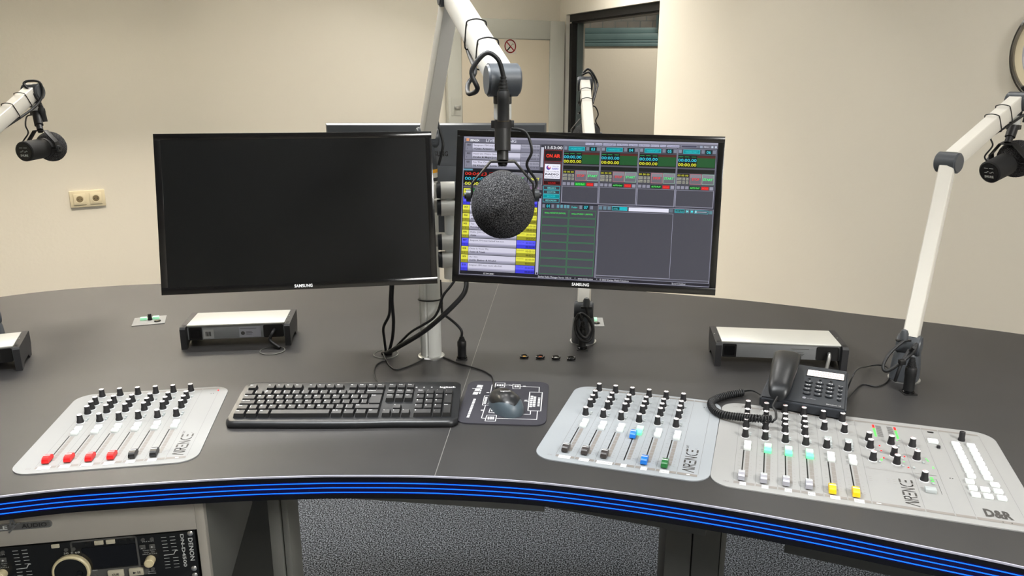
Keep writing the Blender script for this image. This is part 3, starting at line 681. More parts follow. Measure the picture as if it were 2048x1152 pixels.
inst('push_button', btn_mesh('button_white', 17, 14, 5.0), t, P3(346.5, 273)); inst('toggle_switch', btn_mesh('knob_black', 6, 6, 5), t, P3(352, 250))
inst('push_button', btn_mesh('button_grey', 17, 13, 6.5), t, P3(310.3, 70.8), label='grey button')
for y in (273.5, 256, 237.5, 219.5, 201.5, 183, 164.8, 146): inst('key_button', BKEY, t, P3(384.5, y))
for y in (274, 256.5, 238, 220, 202, 183.5, 165, 146.5): inst('key_button', BKEY, t, P3(410, y))
for x, y in ((378, 124), (415.3, 124.5), (377.8, 101.5), (396, 101.7), (415, 102), (377.5, 78.6), (396, 79), (415.2, 79.3)): inst('key_button', BKEYT, t, P3(x, y))

# ================================================================== KEYBOARD
kb = thing('keyboard', 'black full-size wired keyboard between the left mixer panel and the mouse mat', 'keyboard', (-0.5595, 1.400, DZ), 0.012)
KWm, KD = 453.0, 158.0
mb = MB(MM); v = []; f = []; NS = 49
for i in range(NS):
    u = i/(NS-1); e = min(u, 1-u)*KWm; c = 0.0
    if e < 12: c = 12-math.sqrt(max(0, 144-(12-e)**2))
    wv = -3.2*math.sin(PI*u)**1.5+2.0*math.exp(-((u-0.72)/0.1)**2)
    x = u*KWm; y0 = c+wv; y1 = KD-c*0.8; dz = min(c, 6)*0.35
    pr = [(y0+5, 0.8), (y0+1.5, 2.0), (y0+0.2, 6), (y0+1.2, 10.5-dz), (y0+5, 13.6-dz), (y0+10, 14.6-dz), (y0+19, 14.4-dz*0.5), (y1-39, 29.0-dz*0.5), (y1-6, 34.2-dz*0.5), (y1-2, 34.0-dz), (y1, 31.5-dz), (y1, 26), (y1-2, 20), (y1-4, 14)]
    v += [(x, a, b) for a, b in pr]
n = 14
for i in range(NS-1):
    for j in range(n): a = i*n+j; b = i*n+(j+1) % n; f.append((a, a+n, b+n, b))
f += [tuple(range(n)), tuple(range(NS*n-1, NS*n-n-1, -1))]
mb.add(v, f, 'kb_body'); mb.build('body', kb, smooth=50)
slope = math.atan2(14.6, KD-49); S0 = 19.0
def ksurf(y): return 14.4+(y-S0)*(29.0-14.4)/(119-S0)
def key(name, x, y, w_, h_, leg=None, small=False, lsz=4.2):
    mb = MB(Matrix.Identity(4)); g2 = 0.55; tx, ty0, ty1, H = 2.3, 1.2, 3.2, 8.2
    a = [(-w_/2+g2, -h_/2+g2), (w_/2-g2, -h_/2+g2), (w_/2-g2, h_/2-g2), (-w_/2+g2, h_/2-g2)]
    b = [(-w_/2+tx, -h_/2+ty1), (w_/2-tx, -h_/2+ty1), (w_/2-tx, h_/2-ty0), (-w_/2+tx, h_/2-ty0)]
    k1 = [(p[0]*0.96, p[1]*0.97) for p in b]
    S = MM
    mb.add([(p[0], p[1], -1) for p in a]+[(p[0], p[1], H-0.5) for p in b]+[(p[0]*(1-0.9/w_), p[1]+(0.35 if p[1] < 0 else -0.35), H) for p in b],
        [(3,2,1,0)]+[(i, (i+1) % 4, 4+(i+1) % 4, 4+i) for i in range(4)]+[(4+i, 4+(i+1) % 4, 8+(i+1) % 4, 8+i) for i in range(4)]+[(8, 9, 10, 11)], 'key', S)
    if leg:
        for (st, px, py, sz) in leg: sz *= 1.3; mb.text(st, -w_/2+tx+1.0+px, h_/2-ty0-1.0-sz*0.72-py, sz, H+0.12, 'legend', M=S, bold=0.025)
    o = mb.build(name, kb, smooth=0)
    o.location = (x/1000, y/1000, (ksurf(y))/1000); o.rotation_euler = (math.atan2(29.0-14.4, 119-S0), 0, 0); return o
U = 19.05; X0 = 11.5; Y1 = 28.5; RH = 18.6
def rowy(r): return Y1+RH*r+RH/2-9.5+ (4.5 if r == 5 else 0)
n_key = 0
def K1(r, u, wu, leg, name='key', hu=1.0):
    L = []
    for q in leg: L.append(q)
    return key(name, X0+(u+wu/2)*U, rowy(r)+(hu-1)*RH/2*(-1 if hu > 1 else 1), wu*U-0.3, hu*RH-0.3+(0), L)
def one(s, sz=4.6): return [(s, 0, 0, sz)]
def two(a, b): return [(a, 0, 0, 3.8), (b, 0, 5, 3.8)]
for s, u in (('Esc', 0),): K1(5, u, 1, one(s, 3.6), 'key')
for i in range(12): K1(5, 2+i+(0.5 if i > 3 else 0)+(0.5 if i > 7 else 0), 1, one('F%d' % (i+1), 3.6), 'function_key')
for i, (a, b) in enumerate(zip('~!@#$%^&*()_+', '`1234567890-=')): K1(4, i, 1, two(a, b))
K1(4, 13, 2, one('Backspace', 3.2))
K1(3, 0, 1.5, one('Tab', 3.2))
for i, c in enumerate('QWERTYUIOP'): K1(3, 1.5+i, 1, one(c))
K1(3, 11.5, 1, two('{', '[')); K1(3, 12.5, 1, two('}', ']'))
K1(3, 13.5+0.1, 1.4, one('Enter', 3.2), hu=2.0)
K1(2, 0, 1.75, one('Caps Lock', 3.0))
for i, c in enumerate('ASDFGHJKL'): K1(2, 1.75+i, 1, one(c))
K1(2, 10.75, 1, two(':', ';')); K1(2, 11.75, 1, two('"', "'"))
K1(2, 12.75, 0.83, two('|', '\\'))
K1(1, 0, 1.25, one('Shift', 3.0)); K1(1, 1.25, 1, two('|', '\\'))
for i, c in enumerate('ZXCVBNM'): K1(1, 2.25+i, 1, one(c))
for i, (a, b) in enumerate((('<', ','), ('>', '.'), ('?', '/'))): K1(1, 9.25+i, 1, two(a, b))
K1(1, 12.25, 2.75, one('Shift', 3.0))
for u, wu, s in ((0, 1.25, 'Ctrl'), (1.25, 1.25, '\u25a0'), (2.5, 1.25, 'Alt'), (10, 1.25, 'Alt Gr'), (11.25, 1.25, '\u25a0'), (12.5, 1.25, '='), (13.75, 1.25, 'Ctrl')):
    K1(0, u, wu, one(s if s != '\u25a0' else '#', 3.0), 'modifier_key')
K1(0, 3.75, 6.25, [], 'space_bar')
for i, s in enumerate(('PrtSc', 'ScrLk', 'Pause')): K1(5, 15.25+i, 1, one(s, 2.6))
for i, s in enumerate(('Insert', 'Home', 'PgUp')): K1(4, 15.25+i, 1, one(s, 2.8))
for i, s in enumerate(('Delete', 'End', 'PgDn')): K1(3, 15.25+i, 1, one(s, 2.8))
K1(1, 16.25, 1, one('^', 4), 'arrow_key')
for i, s in enumerate(('<', 'v', '>')): K1(0, 15.25+i, 1, one(s, 3.6), 'arrow_key')
for i, s in enumerate(('Num', '/', '*', '-')): K1(4, 18.5+i, 1, one(s, 3.4), 'number_pad_key')
for r, ks in ((3, '789'), (2, '456'), (1, '123')):
    for i, s in enumerate(ks): K1(r, 18.5+i, 1, one(s), 'number_pad_key')
K1(0, 18.5, 2, one('0'), 'number_pad_key'); K1(0, 20.5, 1, one('.'), 'number_pad_key'); K1(3, 21.5, 1, one('+'), 'number_pad_key', hu=2.0); K1(1, 21.5, 1, one('Enter', 2.8), 'number_pad_key', hu=2.0)
mb = MB(); R_ = Matrix.Rotation(math.atan2(29.0-14.4, 119-S0), 4, 'X')
LT = TR(0.372, 0.130, (ksurf(130)+0.9)/1000) @ R_ @ MM
for i in range(3): mb.quad(i*16-13, 0, i*16-9.5, 2.6, 0, 'legend', LT)
mb.text('logitech', 38, -1.5, 10, 0, 'legend', M=LT, fit=32, bold=0.02); mb.build('maker_lettering', kb, smooth=0)

# ================================================================== MOUSE MAT AND MOUSE
mt = thing('mouse_mat', 'dark grey mouse mat with white printed diagram right of the keyboard', 'mouse mat', (0, 0, DZ))
ML = [(-0.112, 1.424), (0.0662, 1.411), (0.083, 1.637), (-0.095, 1.646)]
def quad_round(q, r, n=6):
    out = []
    for i in range(4):
        p = Vector(q[i]); a = (Vector(q[i-1])-p).normalized(); b = (Vector(q[(i+1) % 4])-p).normalized()
        for k in range(n+1):
            t = k/n; out.append(tuple(p+a*r*(1-t)**2+b*r*t**2))
    return out
mb = MB(); mb.prism(quad_round(ML, 0.028), 0.0003, 0.0028, 'mat_cloth'); mb.build('pad', mt, smooth=30)
mb = MB(); z = 0.0030; W_ = 0.0016
def BX(p, wd=W_): mb.line(p+[p[0]], wd, z, 'legend')
def BAR(a, b, wd, seg=5):
    a = Vector(a); b = Vector(b)
    d = (b-a).normalized(); n_ = Vector((-d.y, d.x))*wd/2
    for k in range(seg):
        p = a+(b-a)*(k+0.1)/seg; q = a+(b-a)*(k+0.85)/seg
        mb.add([(v_.x, v_.y, z) for v_ in (p-n_, q-n_, q+n_, p+n_)], [(0, 1, 2, 3)], 'legend')
BAR((-0.0885, 1.447), (-0.0785, 1.543), 0.0052, 12); BAR((-0.080, 1.563), (-0.070, 1.622), 0.0105, 3); BAR((-0.070, 1.568), (-0.065, 1.62), 0.003, 4); mb.line([(-0.086, 1.600), (-0.066, 1.599)], 0.002, z, 'legend')
BX([(-0.0615, 1.509), (-0.0585, 1.559), (-0.0475, 1.559), (-0.042, 1.509)]); BAR((-0.057, 1.515), (-0.054, 1.553), 0.005); BAR((-0.049, 1.515), (-0.045, 1.545), 0.004)
BX([(-0.0375, 1.606), (-0.036, 1.631), (-0.0155, 1.631), (-0.0165, 1.606)]); BAR((-0.034, 1.618), (-0.018, 1.618), 0.009, 3)
BX([(0.002, 1.598), (0.002, 1.624), (0.018, 1.622), (0.0175, 1.597)]); BAR((0.005, 1.611), (0.016, 1.611), 0.010, 2)
mb.line([(-0.047, 1.560), (-0.044, 1.620), (-0.038, 1.620)], W_, z, 'legend'); mb.line([(-0.015, 1.618), (-0.006, 1.620), (0.001, 1.614)], W_, z, 'legend')
mb.line([(0.019, 1.611), (0.060, 1.606), (0.0585, 1.580)], W_, z, 'legend')
BX([(0.0325, 1.481), (0.0385, 1.579), (0.0655, 1.577), (0.0585, 1.479)], 0.002)
BAR((0.038, 1.498), (0.043, 1.560), 0.0055, 6); BAR((0.045, 1.500), (0.049, 1.555), 0.0055, 6); BAR((0.0545, 1.502), (0.058, 1.550), 0.0045, 6)
mb.line([(0.034, 1.529), (0.026, 1.530)], W_, z, 'legend')
mb.line([(-0.055, 1.507), (-0.061, 1.445), (-0.054, 1.444)], W_, z, 'legend'); BX([(-0.0535, 1.431), (-0.0505, 1.459), (-0.031, 1.458), (-0.033, 1.430)]); BAR((-0.049, 1.445), (-0.035, 1.445), 0.013, 3)
mb.line([(-0.031, 1.444), (0.049, 1.438), (0.052, 1.479)], W_, z, 'legend'); mb.line([(0.038, 1.481), (0.037, 1.463), (0.012, 1.464)], W_, z, 'legend')
BX([(-0.047, 1.472), (-0.044, 1.497), (-0.030, 1.496), (-0.030, 1.471)]); BAR((-0.043, 1.484), (-0.033, 1.484), 0.012, 2); mb.line([(-0.038, 1.470), (-0.012, 1.466)], W_, z, 'legend')
for p in ((-0.052, 1.576), (0.027, 1.612), (-0.004, 1.618), (0.0295, 1.534), (-0.0605, 1.483)): mb.line([(p[0]-0.001, p[1]), (p[0]+0.001, p[1])], 0.004, z, 'legend')
arc = [(-0.004+0.0055*math.cos(PI+PI*k/10), 1.452+0.006*math.sin(PI+PI*k/10)) for k in range(11)]; mb.line(arc, 0.0013, z, 'legend')
mb.build('printed_diagram', mt, smooth=0)
ms = thing('computer_mouse', 'dark grey and black wired mouse lying on the mouse mat', 'mouse', (-0.014, 1.496, DZ+0.0030), math.radians(24))
def shell(a0f, a1f, m, name, sc=1.0):
    v = []; f = []; NU, NV = 36, 18
    for i in range(NU+1):
        t_ = i/NU; u = 0.5-0.5*math.cos(PI*t_); y = -55+112*u
        wd = 31.5*(max(0.0, 1-(abs(u-0.45)/(0.45 if u < 0.45 else 0.55))**2.4))**0.5*(1-0.10*u)
        ht = 38*(max(0.0, 1-(abs(u-0.40)/(0.40 if u < 0.40 else 0.60))**2.3))**0.5
        wd = max(wd, 0.4); ht = max(ht, 0.4); a0 = a0f(u); a1 = a1f(u)
        for j in range(NV+1):
            a = a0+(a1-a0)*j/NV; v.append((wd*math.cos(a)*sc, y*sc, ht*max(0.0, math.sin(a))**0.72*sc))
    for i in range(NU):
        for j in range(NV): a = i*(NV+1)+j; f.append((a, a+NV+1, a+NV+2, a+1))
    mb = MB(MM); mb.add(v, f, m); return mb.build(name, ms, smooth=60)
def lim(u):
    q = 0.972 if u > 0.56 else 0.972*math.sqrt(max(0.0, 1-((0.56-u)/0.49)**2))
    return math.acos(q)
shell(lambda u: 0.0, lambda u: PI, 'mouse_grey', 'side_shell')
shell(lambda u: lim(u), lambda u: PI-lim(u), 'mouse_black', 'top_shell', 1.008)
mb = MB(MM @ TR(0, -1, 37.9) @ Matrix.Rotation(math.radians(2), 4, 'X') @ RZ(-0.35)); mb.text('logitech', 0, -6, 7, 0.9, 'legend', align='C', rot=0, fit=20, bold=0.02); mb.build('maker_lettering', ms, smooth=0)
mb = MB(MM); mb.cyl((-2.8, 38, 24), (2.8, 38, 24), 8.0, 'rubber', 20); mb.build('scroll_wheel', ms)
# ================================================================== MONITORS
def eul(yaw, tilt, roll):
    return Matrix.Rotation(math.radians(yaw), 4, 'Z') @ Matrix.Rotation(math.radians(tilt), 4, 'X') @ Matrix.Rotation(math.radians(roll), 4, 'Y')
MW, MHt = 548.0, 319.0
def monitor(label, loc, rot):
    t = thing('computer_monitor', label, 'monitor', loc); t.rotation_euler = eul(*rot).to_euler()
    FM_ = axes((-0.274, 0, 0.1595), (1, 0, 0), (0, 0, 1), (0, -1, 0)) @ MM       # x right, y up (negative downwards), z to the viewer
    mb = MB(FM_)
    mb.box(0, -MHt, -14, MW, 0, -1.2, 'black', 1.5)
    # glossy bezel as four bars round the panel
    for x0, y0, x1, y1 in ((0, -12.5, MW, 0), (0, -MHt, MW, -305), (0, -305, 13, -12.5), (MW-13, -305, MW, -12.5)): mb.box(x0, y0, -1.2, x1, y1, 0.0, 'black_gloss', 0.4)
    bz_ = mb.build('bezel', t, smooth=30)
    mb = MB(FM_); mb.add([(0, 0, -14), (MW, 0, -14), (MW, -MHt, -14), (0, -MHt, -14), (5, -4, -24), (MW-5, -4, -24), (MW-5, -MHt+8, -26), (5, -MHt+8, -26)],
        [(0, 1, 5, 4), (1, 2, 6, 5), (2, 3, 7, 6), (3, 0, 4, 7), (4, 5, 6, 7)], 'monitor_back')
    mb.text('SAMSUNG', MW/2, -95, 17, -32.2, 'black', align='C', M=Matrix.Identity(4), bold=0.02) if False else None
    bc = mb.build('back_cover', t, smooth=0)
    mb = MB(FM_ @ TR(MW/2, -80, -25.0) @ Matrix.Rotation(PI, 4, 'Y')); mb.text('SAMSUNG', 0, 0, 17, 0, 'black', align='C', fit=58, bold=0.025); mb.build('rear_lettering', bc, smooth=0)
    mb = MB(FM_); mb.text('SAMSUNG', MW/2, -314.5, 8.6, 0.15, 'legend', align='C', fit=36, bold=0.03); mb.build('maker_lettering', bz_, smooth=0)
    return t, FM_
mL, FL_ = monitor('switched-off wide monitor with a blank dark screen on the left', (-0.4325, 1.586, 1.2961), (10.51, -13.21, 0.18))
mb = MB(FL_); mb.quad(13, -305, MW-13, -12.5, -0.8, 'black_screen' if 'black_screen' in MATS else mat('black_screen', (17, 18, 18), 0.32).name); mb.build('screen', mL, smooth=0)
mR, FR_ = monitor('monitor showing the radio automation screen on the right of the pole', (0.1489, 1.6067, 1.2925), (-8.99, -10.69, 0.82))
# ---------------- the radio software on the right monitor: millimetres, x right, y down
S_ = MB(FR_)
def R(x0, y0, x1, y1, c, z=0): S_.quad(x0, -y1, x1, -y0, -0.75+0.04*z, scr_name(c))
def scr_name(c): return scr(c).name
def T(st, x, y, h, c, z=6, al='L', fit=None, b=0.0): S_.text(st, x, -y, h/0.72, -0.75+0.04*z, scr_name(c), align=al, fit=fit, bold=b)
def FRM(x0, y0, x1, y1, c, wd=0.8, z=3): R(x0, y0, x1, y0+wd, c, z); R(x0, y1-wd, x1, y1, c, z); R(x0, y0, x0+wd, y1, c, z); R(x1-wd, y0, x1, y1, c, z)
BGc = (70, 70, 80); LN = (150, 150, 168); LV = (206, 204, 222); MD_ = (140, 140, 156); DK = (96, 96, 110); BK = (22, 22, 28); CY = (60, 200, 215); TE = (0, 140, 150)
YL = (224, 222, 70); BLU = (92, 92, 250); GR = (52, 150, 82); RD = (235, 50, 40)
R(13, 12.5, 535, 305, (30, 30, 42), 0)
FRM(15, 13, 536, 303, LN, 1.2, 1); R(16.2, 14.2, 534.8, 25, (108, 108, 122), 1); R(16.2, 14.2, 534.8, 17, (150, 148, 164), 2)
R(20, 16.5, 26, 22.5, (220, 150, 110), 3); T('ZENLEX', 28, 22.5, 4, (245, 245, 250), b=0.03, fit=20); T('LIVE PLAYING', 62, 23.3, 6, (225, 225, 238), fit=64)
R(17, 25.5, 185, 79, (90, 90, 102), 1)
for i, (n_, a, b_, c1, c2) in enumerate((('003', 'Seaport FM man aftn', '<Geen Artiest>', '00:00:00', '00:00:04'), ('002', 'Hold On Were Going Ho', 'Drake & Majid Jordan', '00:00:18', '00:03:31'), ('001', "I'm The One", 'DJ Khaled & Justin Bieber', '00:00:05', '00:04:44'))):
    y = 26.5+17.6*i
    R(18.5, y, 33, y+16, (128, 128, 144), 2); R(33.6, y, 136, y+16, MD_, 2); R(33.6, y+0.6, 136, y+9, LV, 3); R(33.6, y+9, 136, y+11.5, (176, 176, 194), 3); R(136.8, y, 176, y+16, (128, 128, 144), 2); R(136.8, y, 176, y+8, (156, 156, 172), 3)
    T(n_, 22, y+5.5, 3.8, BK, b=0.02); T('1', 22, y+13, 3.6, BK); T(a, 36, y+5.8, 3.4, (60, 60, 70), fit=3.0*len(a)); T(b_, 36, y+12.6, 3.4, BK, fit=2.9*len(b_), b=0.02)
    T('DURATION', 139, y+5, 2.2, (90, 90, 100)); T(c1, 175, y+6.3, 4.0, (60, 60, 70), al='R'); T(c2, 175, y+14, 4.0, (40, 40, 50), al='R')
R(179, 26, 184.5, 78, (190, 190, 206), 2); R(179, 26, 184.5, 31, (60, 60, 70), 3); R(179, 72, 184.5, 78, (60, 60, 70), 3)
R(16.5, 80, 36, 83.5, (96, 144, 164), 3); R(36, 80, 185, 83.5, (16, 18, 26), 2)
R(17, 84.5, 118, 117, (12, 12, 14), 2)
T('00:04:23', 20, 93.2, 6.6, RD, fit=46); T('00:00:02', 20, 103.4, 6.6, (60, 205, 235), fit=46); T('00:00:02', 20, 113.8, 6.6, (238, 238, 60), fit=46)
FRM(72, 86.5, 96, 96, (150, 30, 30)); R(98, 86.5, 112, 93, (190, 185, 60), 3); R(98, 96, 112, 116, (50, 50, 60), 3)
for x0, x1, s, c in ((119, 151, 'START', (70, 230, 110)), (154, 184, 'NEXT', (235, 235, 90))):
    R(x0, 85, x1, 109.5, (170, 170, 180), 2); R(x0+0.8, 85.8, x1-0.8, 108.7, (88, 88, 98), 3); R(x0+0.8, 85.8, x1-0.8, 94, (118, 118, 126), 4); T(s, (x0+x1)/2, 99.5, 5, c, al='C', b=0.03)
R(17, 110.5, 185, 119.5, (108, 104, 116), 2); T('Options', 178, 117, 4.0, (190, 140, 190), al='R')
rows = [('001', 'Always', 'Mariah', 'g', '00:00:06', '00:03:19'), ('002', 'Seaport FM', '', 'b', '00:00:00', '00:00:08'), ('003', 'Hij Is', 'Willeke', 'y', '00:00:12', '00:03:20'), ('004', 'A Little', 'Abba', 'y', '00:00:10', '00:03:09'),
        ('005', 'You', 'Kensington', 'y', '00:00:08', '00:03:23'), ('006', 'Hello [2015]', 'Adele', 'y', '00:00:00', '00:03:57'), ('007', 'Seaport FM man beleef het ace', '', 'b', '00:00:00', '00:00:08'),
        ('008', 'Deze Is Voor Mij', 'Suzan & Freek', 'y', '00:00:10', '00:03:21'), ('009', 'As I Am', 'Justin Bieber & Khalid', 'y', '00:00:09', '00:02:02'), ('010', 'Seaport FM man rock afm full', '', 'b', '00:00:00', '00:00:04')]
for i, (n_, a, b_, k, c1, c2) in enumerate(rows):
    y = 121+17.45*i; cc = YL if k != 'b' else BLU; c3 = (150, 148, 40) if k != 'b' else (60, 60, 214)
    R(18, y, 32.5, y+16.6, cc, 2); R(18, y+10, 32.5, y+16.6, c3, 3); T(n_, 20.5, y+6, 3.8, BK, b=0.02); T('1 2', 21, y+14.5, 3.4, (60, 50, 10))
    if k == 'g': R(33.2, y, 135, y+16.6, (20, 60, 30), 2); FRM(33.2, y, 135, y+16.6, GR, 0.8); R(136, y, 176, y+16.6, (20, 20, 90), 2); R(136, y+8.5, 176, y+16.6, (10, 10, 12), 3); tc_ = (80, 240, 110)
    else: R(33.2, y, 135, y+16.6, MD_, 2); R(33.2, y+0.4, 135, y+10.5, LV, 3); R(33.2, y+10.5, 135, y+13.2, (170, 168, 190), 3); R(136, y, 176, y+16.6, cc, 2); R(136, y+9, 176, y+16.6, c3, 3); tc_ = BK
    T(a, 36, y+5.8, 3.4, tc_ if k == 'g' else (60, 60, 70), fit=2.5*len(a)); T(b_, 36, y+12.4, 3.4, tc_, fit=2.6*len(b_), b=0.02)
    T('DURATION', 138, y+4.6, 2.0, (110, 100, 40) if k != 'b' else (50, 50, 160)); T(c1, 174.5, y+6.8, 4.0, (70, 66, 20) if k == 'y' else (30, 30, 110) if k == 'b' else (235, 235, 60), al='R'); T(c2, 174.5, y+15, 4.0, (50, 46, 10) if k == 'y' else (20, 20, 90) if k == 'b' else (235, 235, 60), al='R', b=0.02)
R(178, 121, 184.3, 295.5, (176, 176, 204), 2); R(178, 121, 184.3, 132, (50, 50, 62), 3); R(179.5, 291, 183, 295, (50, 50, 62), 3)
R(16, 296.6, 184, 302, (24, 24, 34), 2); T('15-04-2021', 68, 300.9, 3.6, (235, 235, 240), fit=22)
T('Zenlex Radio Manager Versie 1.55.14', 184, 300.9, 3.6, (225, 225, 235), fit=70); T('*', 261, 301.5, 4, (225, 225, 235)); T('www.zenlex.com', 268, 300.9, 3.6, (225, 225, 235), fit=31); T('*', 306, 301.5, 4, (225, 225, 235)); T('\u00a9 2020 Zenlex Media Solutions', 313, 300.9, 3.6, (225, 225, 235), fit=60); T('Sjoerd Dekker', 460, 300.9, 3.6, (210, 210, 220), fit=28)
# clock column
R(185.5, 25.5, 225, 146, (66, 66, 76), 1); T('11:53:00', 187, 34, 5.6, (240, 240, 245), fit=36, b=0.01)
R(186, 36, 223.5, 60, (28, 24, 26), 2); FRM(186, 36, 223.5, 60, (120, 36, 40), 1.2); T('ON AIR', 204.8, 51.5, 7, (255, 60, 40), al='C', fit=29, b=0.03)
FRM(186, 62, 223.5, 108, (120, 50, 52), 1.2, 2); R(188, 65, 220.5, 95, (236, 236, 248), 3); 
def DISC(x, y, r, c, z): S_.lathe([(r, 0), (r, 0.02)], scr_name(c), 16, TR(x, -y, -0.75+0.04*z))
DISC(196, 72.5, 4.6, (70, 60, 170), 4); DISC(197.3, 71.4, 3.3, (220, 80, 90), 5); DISC(197.5, 70.2, 2.4, (236, 236, 248), 5.5)
T('ZENLEX', 204, 71, 2.6, (150, 150, 170), fit=14); T('RADIO', 204, 76, 3.4, (70, 50, 190), fit=13, b=0.03); T('THE ULTIMATE', 190, 82, 3, (110, 110, 125), fit=28); T('RADIO', 190, 87.8, 4, (30, 30, 50), fit=28, b=0.03); T('AUTOMATION', 190, 93.2, 3.2, (90, 90, 110), fit=28)
R(187.5, 100, 221.5, 107, (50, 10, 12), 3); T('SOUND', 204.5, 105.4, 3.2, (220, 40, 40), al='C')
for i, s in enumerate(('BREAKS', 'EDITOR', 'BROWSER', 'RECORDER')):
    y = 110+8.6*i; R(187.5, y, 221.5, y+8, TE if i == 2 else (60, 62, 70), 3); FRM(187.5, y, 221.5, y+8, CY, 0.6, 4); T(s, 204.5, y+5.8, 3.4, (120, 230, 235) if i != 2 else (60, 200, 210), al='C', fit=17 if i != 3 else 23)
# menu strip
mx = 270
for s, wd in (('Tool editor', 16), ('License', 12), ('Instellingen', 24), ('Live Planner', 20), ('Live Voice', 16), ('My Planner', 20), ('Internet', 15), ('Overig', 10), ('Wachtlijst', 22)):
    R(mx, 19.5, mx+wd+2, 24, (176, 176, 200), 3); T(s, mx+1, 22.9, 2.4, (60, 60, 110), fit=wd); mx += wd+4
R(463, 19, 494, 24, (70, 70, 90), 3); FRM(463, 19, 494, 24, LN, 0.6, 4); T('MENU', 508, 23, 2.6, (220, 225, 240)); R(500, 19.5, 505, 24, (150, 160, 180), 3); R(522, 19.5, 526, 23.5, (190, 200, 215), 3); R(529, 19.5, 533, 23.5, (190, 200, 215), 3)
# four decks
for i in range(4):
    x = 225+77.2*i; R(x, 26, x+76.4, 144, LN, 1); R(x+0.9, 26.9, x+75.6, 143.4, BGc, 2)
    R(x+2, 28, x+8, 34.5, (130, 140, 158), 3); R(x+11, 28, x+44, 36, TE, 3); FRM(x+11, 28, x+44, 36, CY, 0.7, 4); T('FADERSTART', x+27.5, 33.6, 3.0, (60, 215, 225), al='C', fit=24)
    R(x+47, 28, x+53, 35, (120, 126, 142), 3); R(x+54.5, 27.5, x+67.5, 36.5, (16, 40, 44), 3); T('0%d' % (3+i), x+61, 35, 6, CY, al='C', b=0.02); R(x+69, 28, x+75, 35, (120, 126, 142), 3)
    R(x+1.5, 39, x+75, 75, (20, 24, 24), 3); R(x+39, 39.5, x+74.5, 44, (84, 38, 36), 4); R(x+39, 44, x+74.5, 62.5, (30, 84, 44), 4); R(x+1.5, 64, x+75, 67, (84, 84, 94), 4)
    for a in (2.5, 14.5, 28): R(x+a, 41.8, x+a+9, 42.6, (60, 180, 90), 4)
    T('00:00.00', x+2, 52, 6.0, (50, 205, 230), fit=36, b=0.01); T('00:00.00', x+2, 61, 6.0, (232, 232, 50), fit=36, b=0.01)
    R(x+1.5, 76.5, x+25, 82.5, (20, 20, 16), 3); T('00 00 00', x+2.5, 81.6, 3.8, (222, 222, 70), fit=21)
    for (a, b_, c) in ((1.5, 10.5, 'Time'), (12.5, 17.5, 'N'), (19.5, 24.5, 'N')):
        for yy in (84, 91): R(x+a, yy, x+b_, yy+5.5, (150, 150, 138), 3); T(c, x+a+0.8, yy+4.2, 2.8, (40, 40, 40))
    for (a, b_, s, c, fc) in ((27, 50, 'STOP', (230, 60, 60), (190, 120, 130)), (51, 74.5, 'START', (80, 240, 130), (150, 190, 170))):
        R(x+a, 76.5, x+b_, 97, fc, 3); R(x+a+0.8, 77.3, x+b_-0.8, 96.2, (104, 102, 112), 4); R(x+a+0.8, 77.3, x+b_-0.8, 84, (130, 128, 138), 5); T(s, x+(a+b_)/2, 89, 4.6, c, al='C', b=0.03, fit=15 if s == 'STOP' else 19)
    R(x+1.5, 99.5, x+75, 108, (70, 70, 80), 3)
    for a in (2, 10.5, 19): R(x+a, 101, x+a+6.5, 107, (140, 140, 156), 4)
    R(x+27, 101, x+49, 107.5, (0, 150, 40) if i == 0 else (0, 50, 20), 4); T('AUTO PLAY', x+38, 105.7, 3.2, (110, 255, 120), al='C', fit=19, b=0.02); R(x+51, 101, x+65, 107.5, (210, 24, 28), 4); T('HOLD', x+58, 105.7, 3.0, (250, 90, 80), al='C'); R(x+67, 101, x+74, 107.5, (150, 150, 166), 4)
    FRM(x+1, 109, x+75.5, 142.5, LN, 0.6, 4)
# lower left grid
R(185.5, 147, 301, 295.5, BGc, 1)
R(187, 148, 192, 155, (120, 126, 142), 3); R(193.5, 147.5, 204, 156, (16, 40, 44), 3); T('01', 198.8, 154.5, 6, CY, al='C', b=0.02); R(206, 148, 211, 155, (120, 126, 142), 3)
for a in (217, 224.5, 232, 238): R(a, 148, a+5, 154.5, (96, 150, 166), 3)
T('Fader', 248, 154, 4.4, (70, 220, 215), fit=12); R(264, 148, 269.5, 155, (120, 126, 142), 3); R(271, 147.5, 284, 156, (16, 40, 44), 3); T('07', 277.5, 154.5, 6, CY, al='C', b=0.02); R(286, 148, 292, 155, (120, 126, 142), 3)
for c in range(2):
    for r in range(8): FRM(186.5+56.6*c, 158+17.0*r, 242+56.6*c, 174+17.0*r, (50, 128, 76), 0.8, 3)
T('Airbase NONSTOP (NOVOS)', 192, 167, 3.0, (70, 230, 90), fit=44, b=0.02); T('Airbase STUDIO 1 (NOVOS)', 248, 167, 3.0, (70, 230, 90), fit=44, b=0.02)
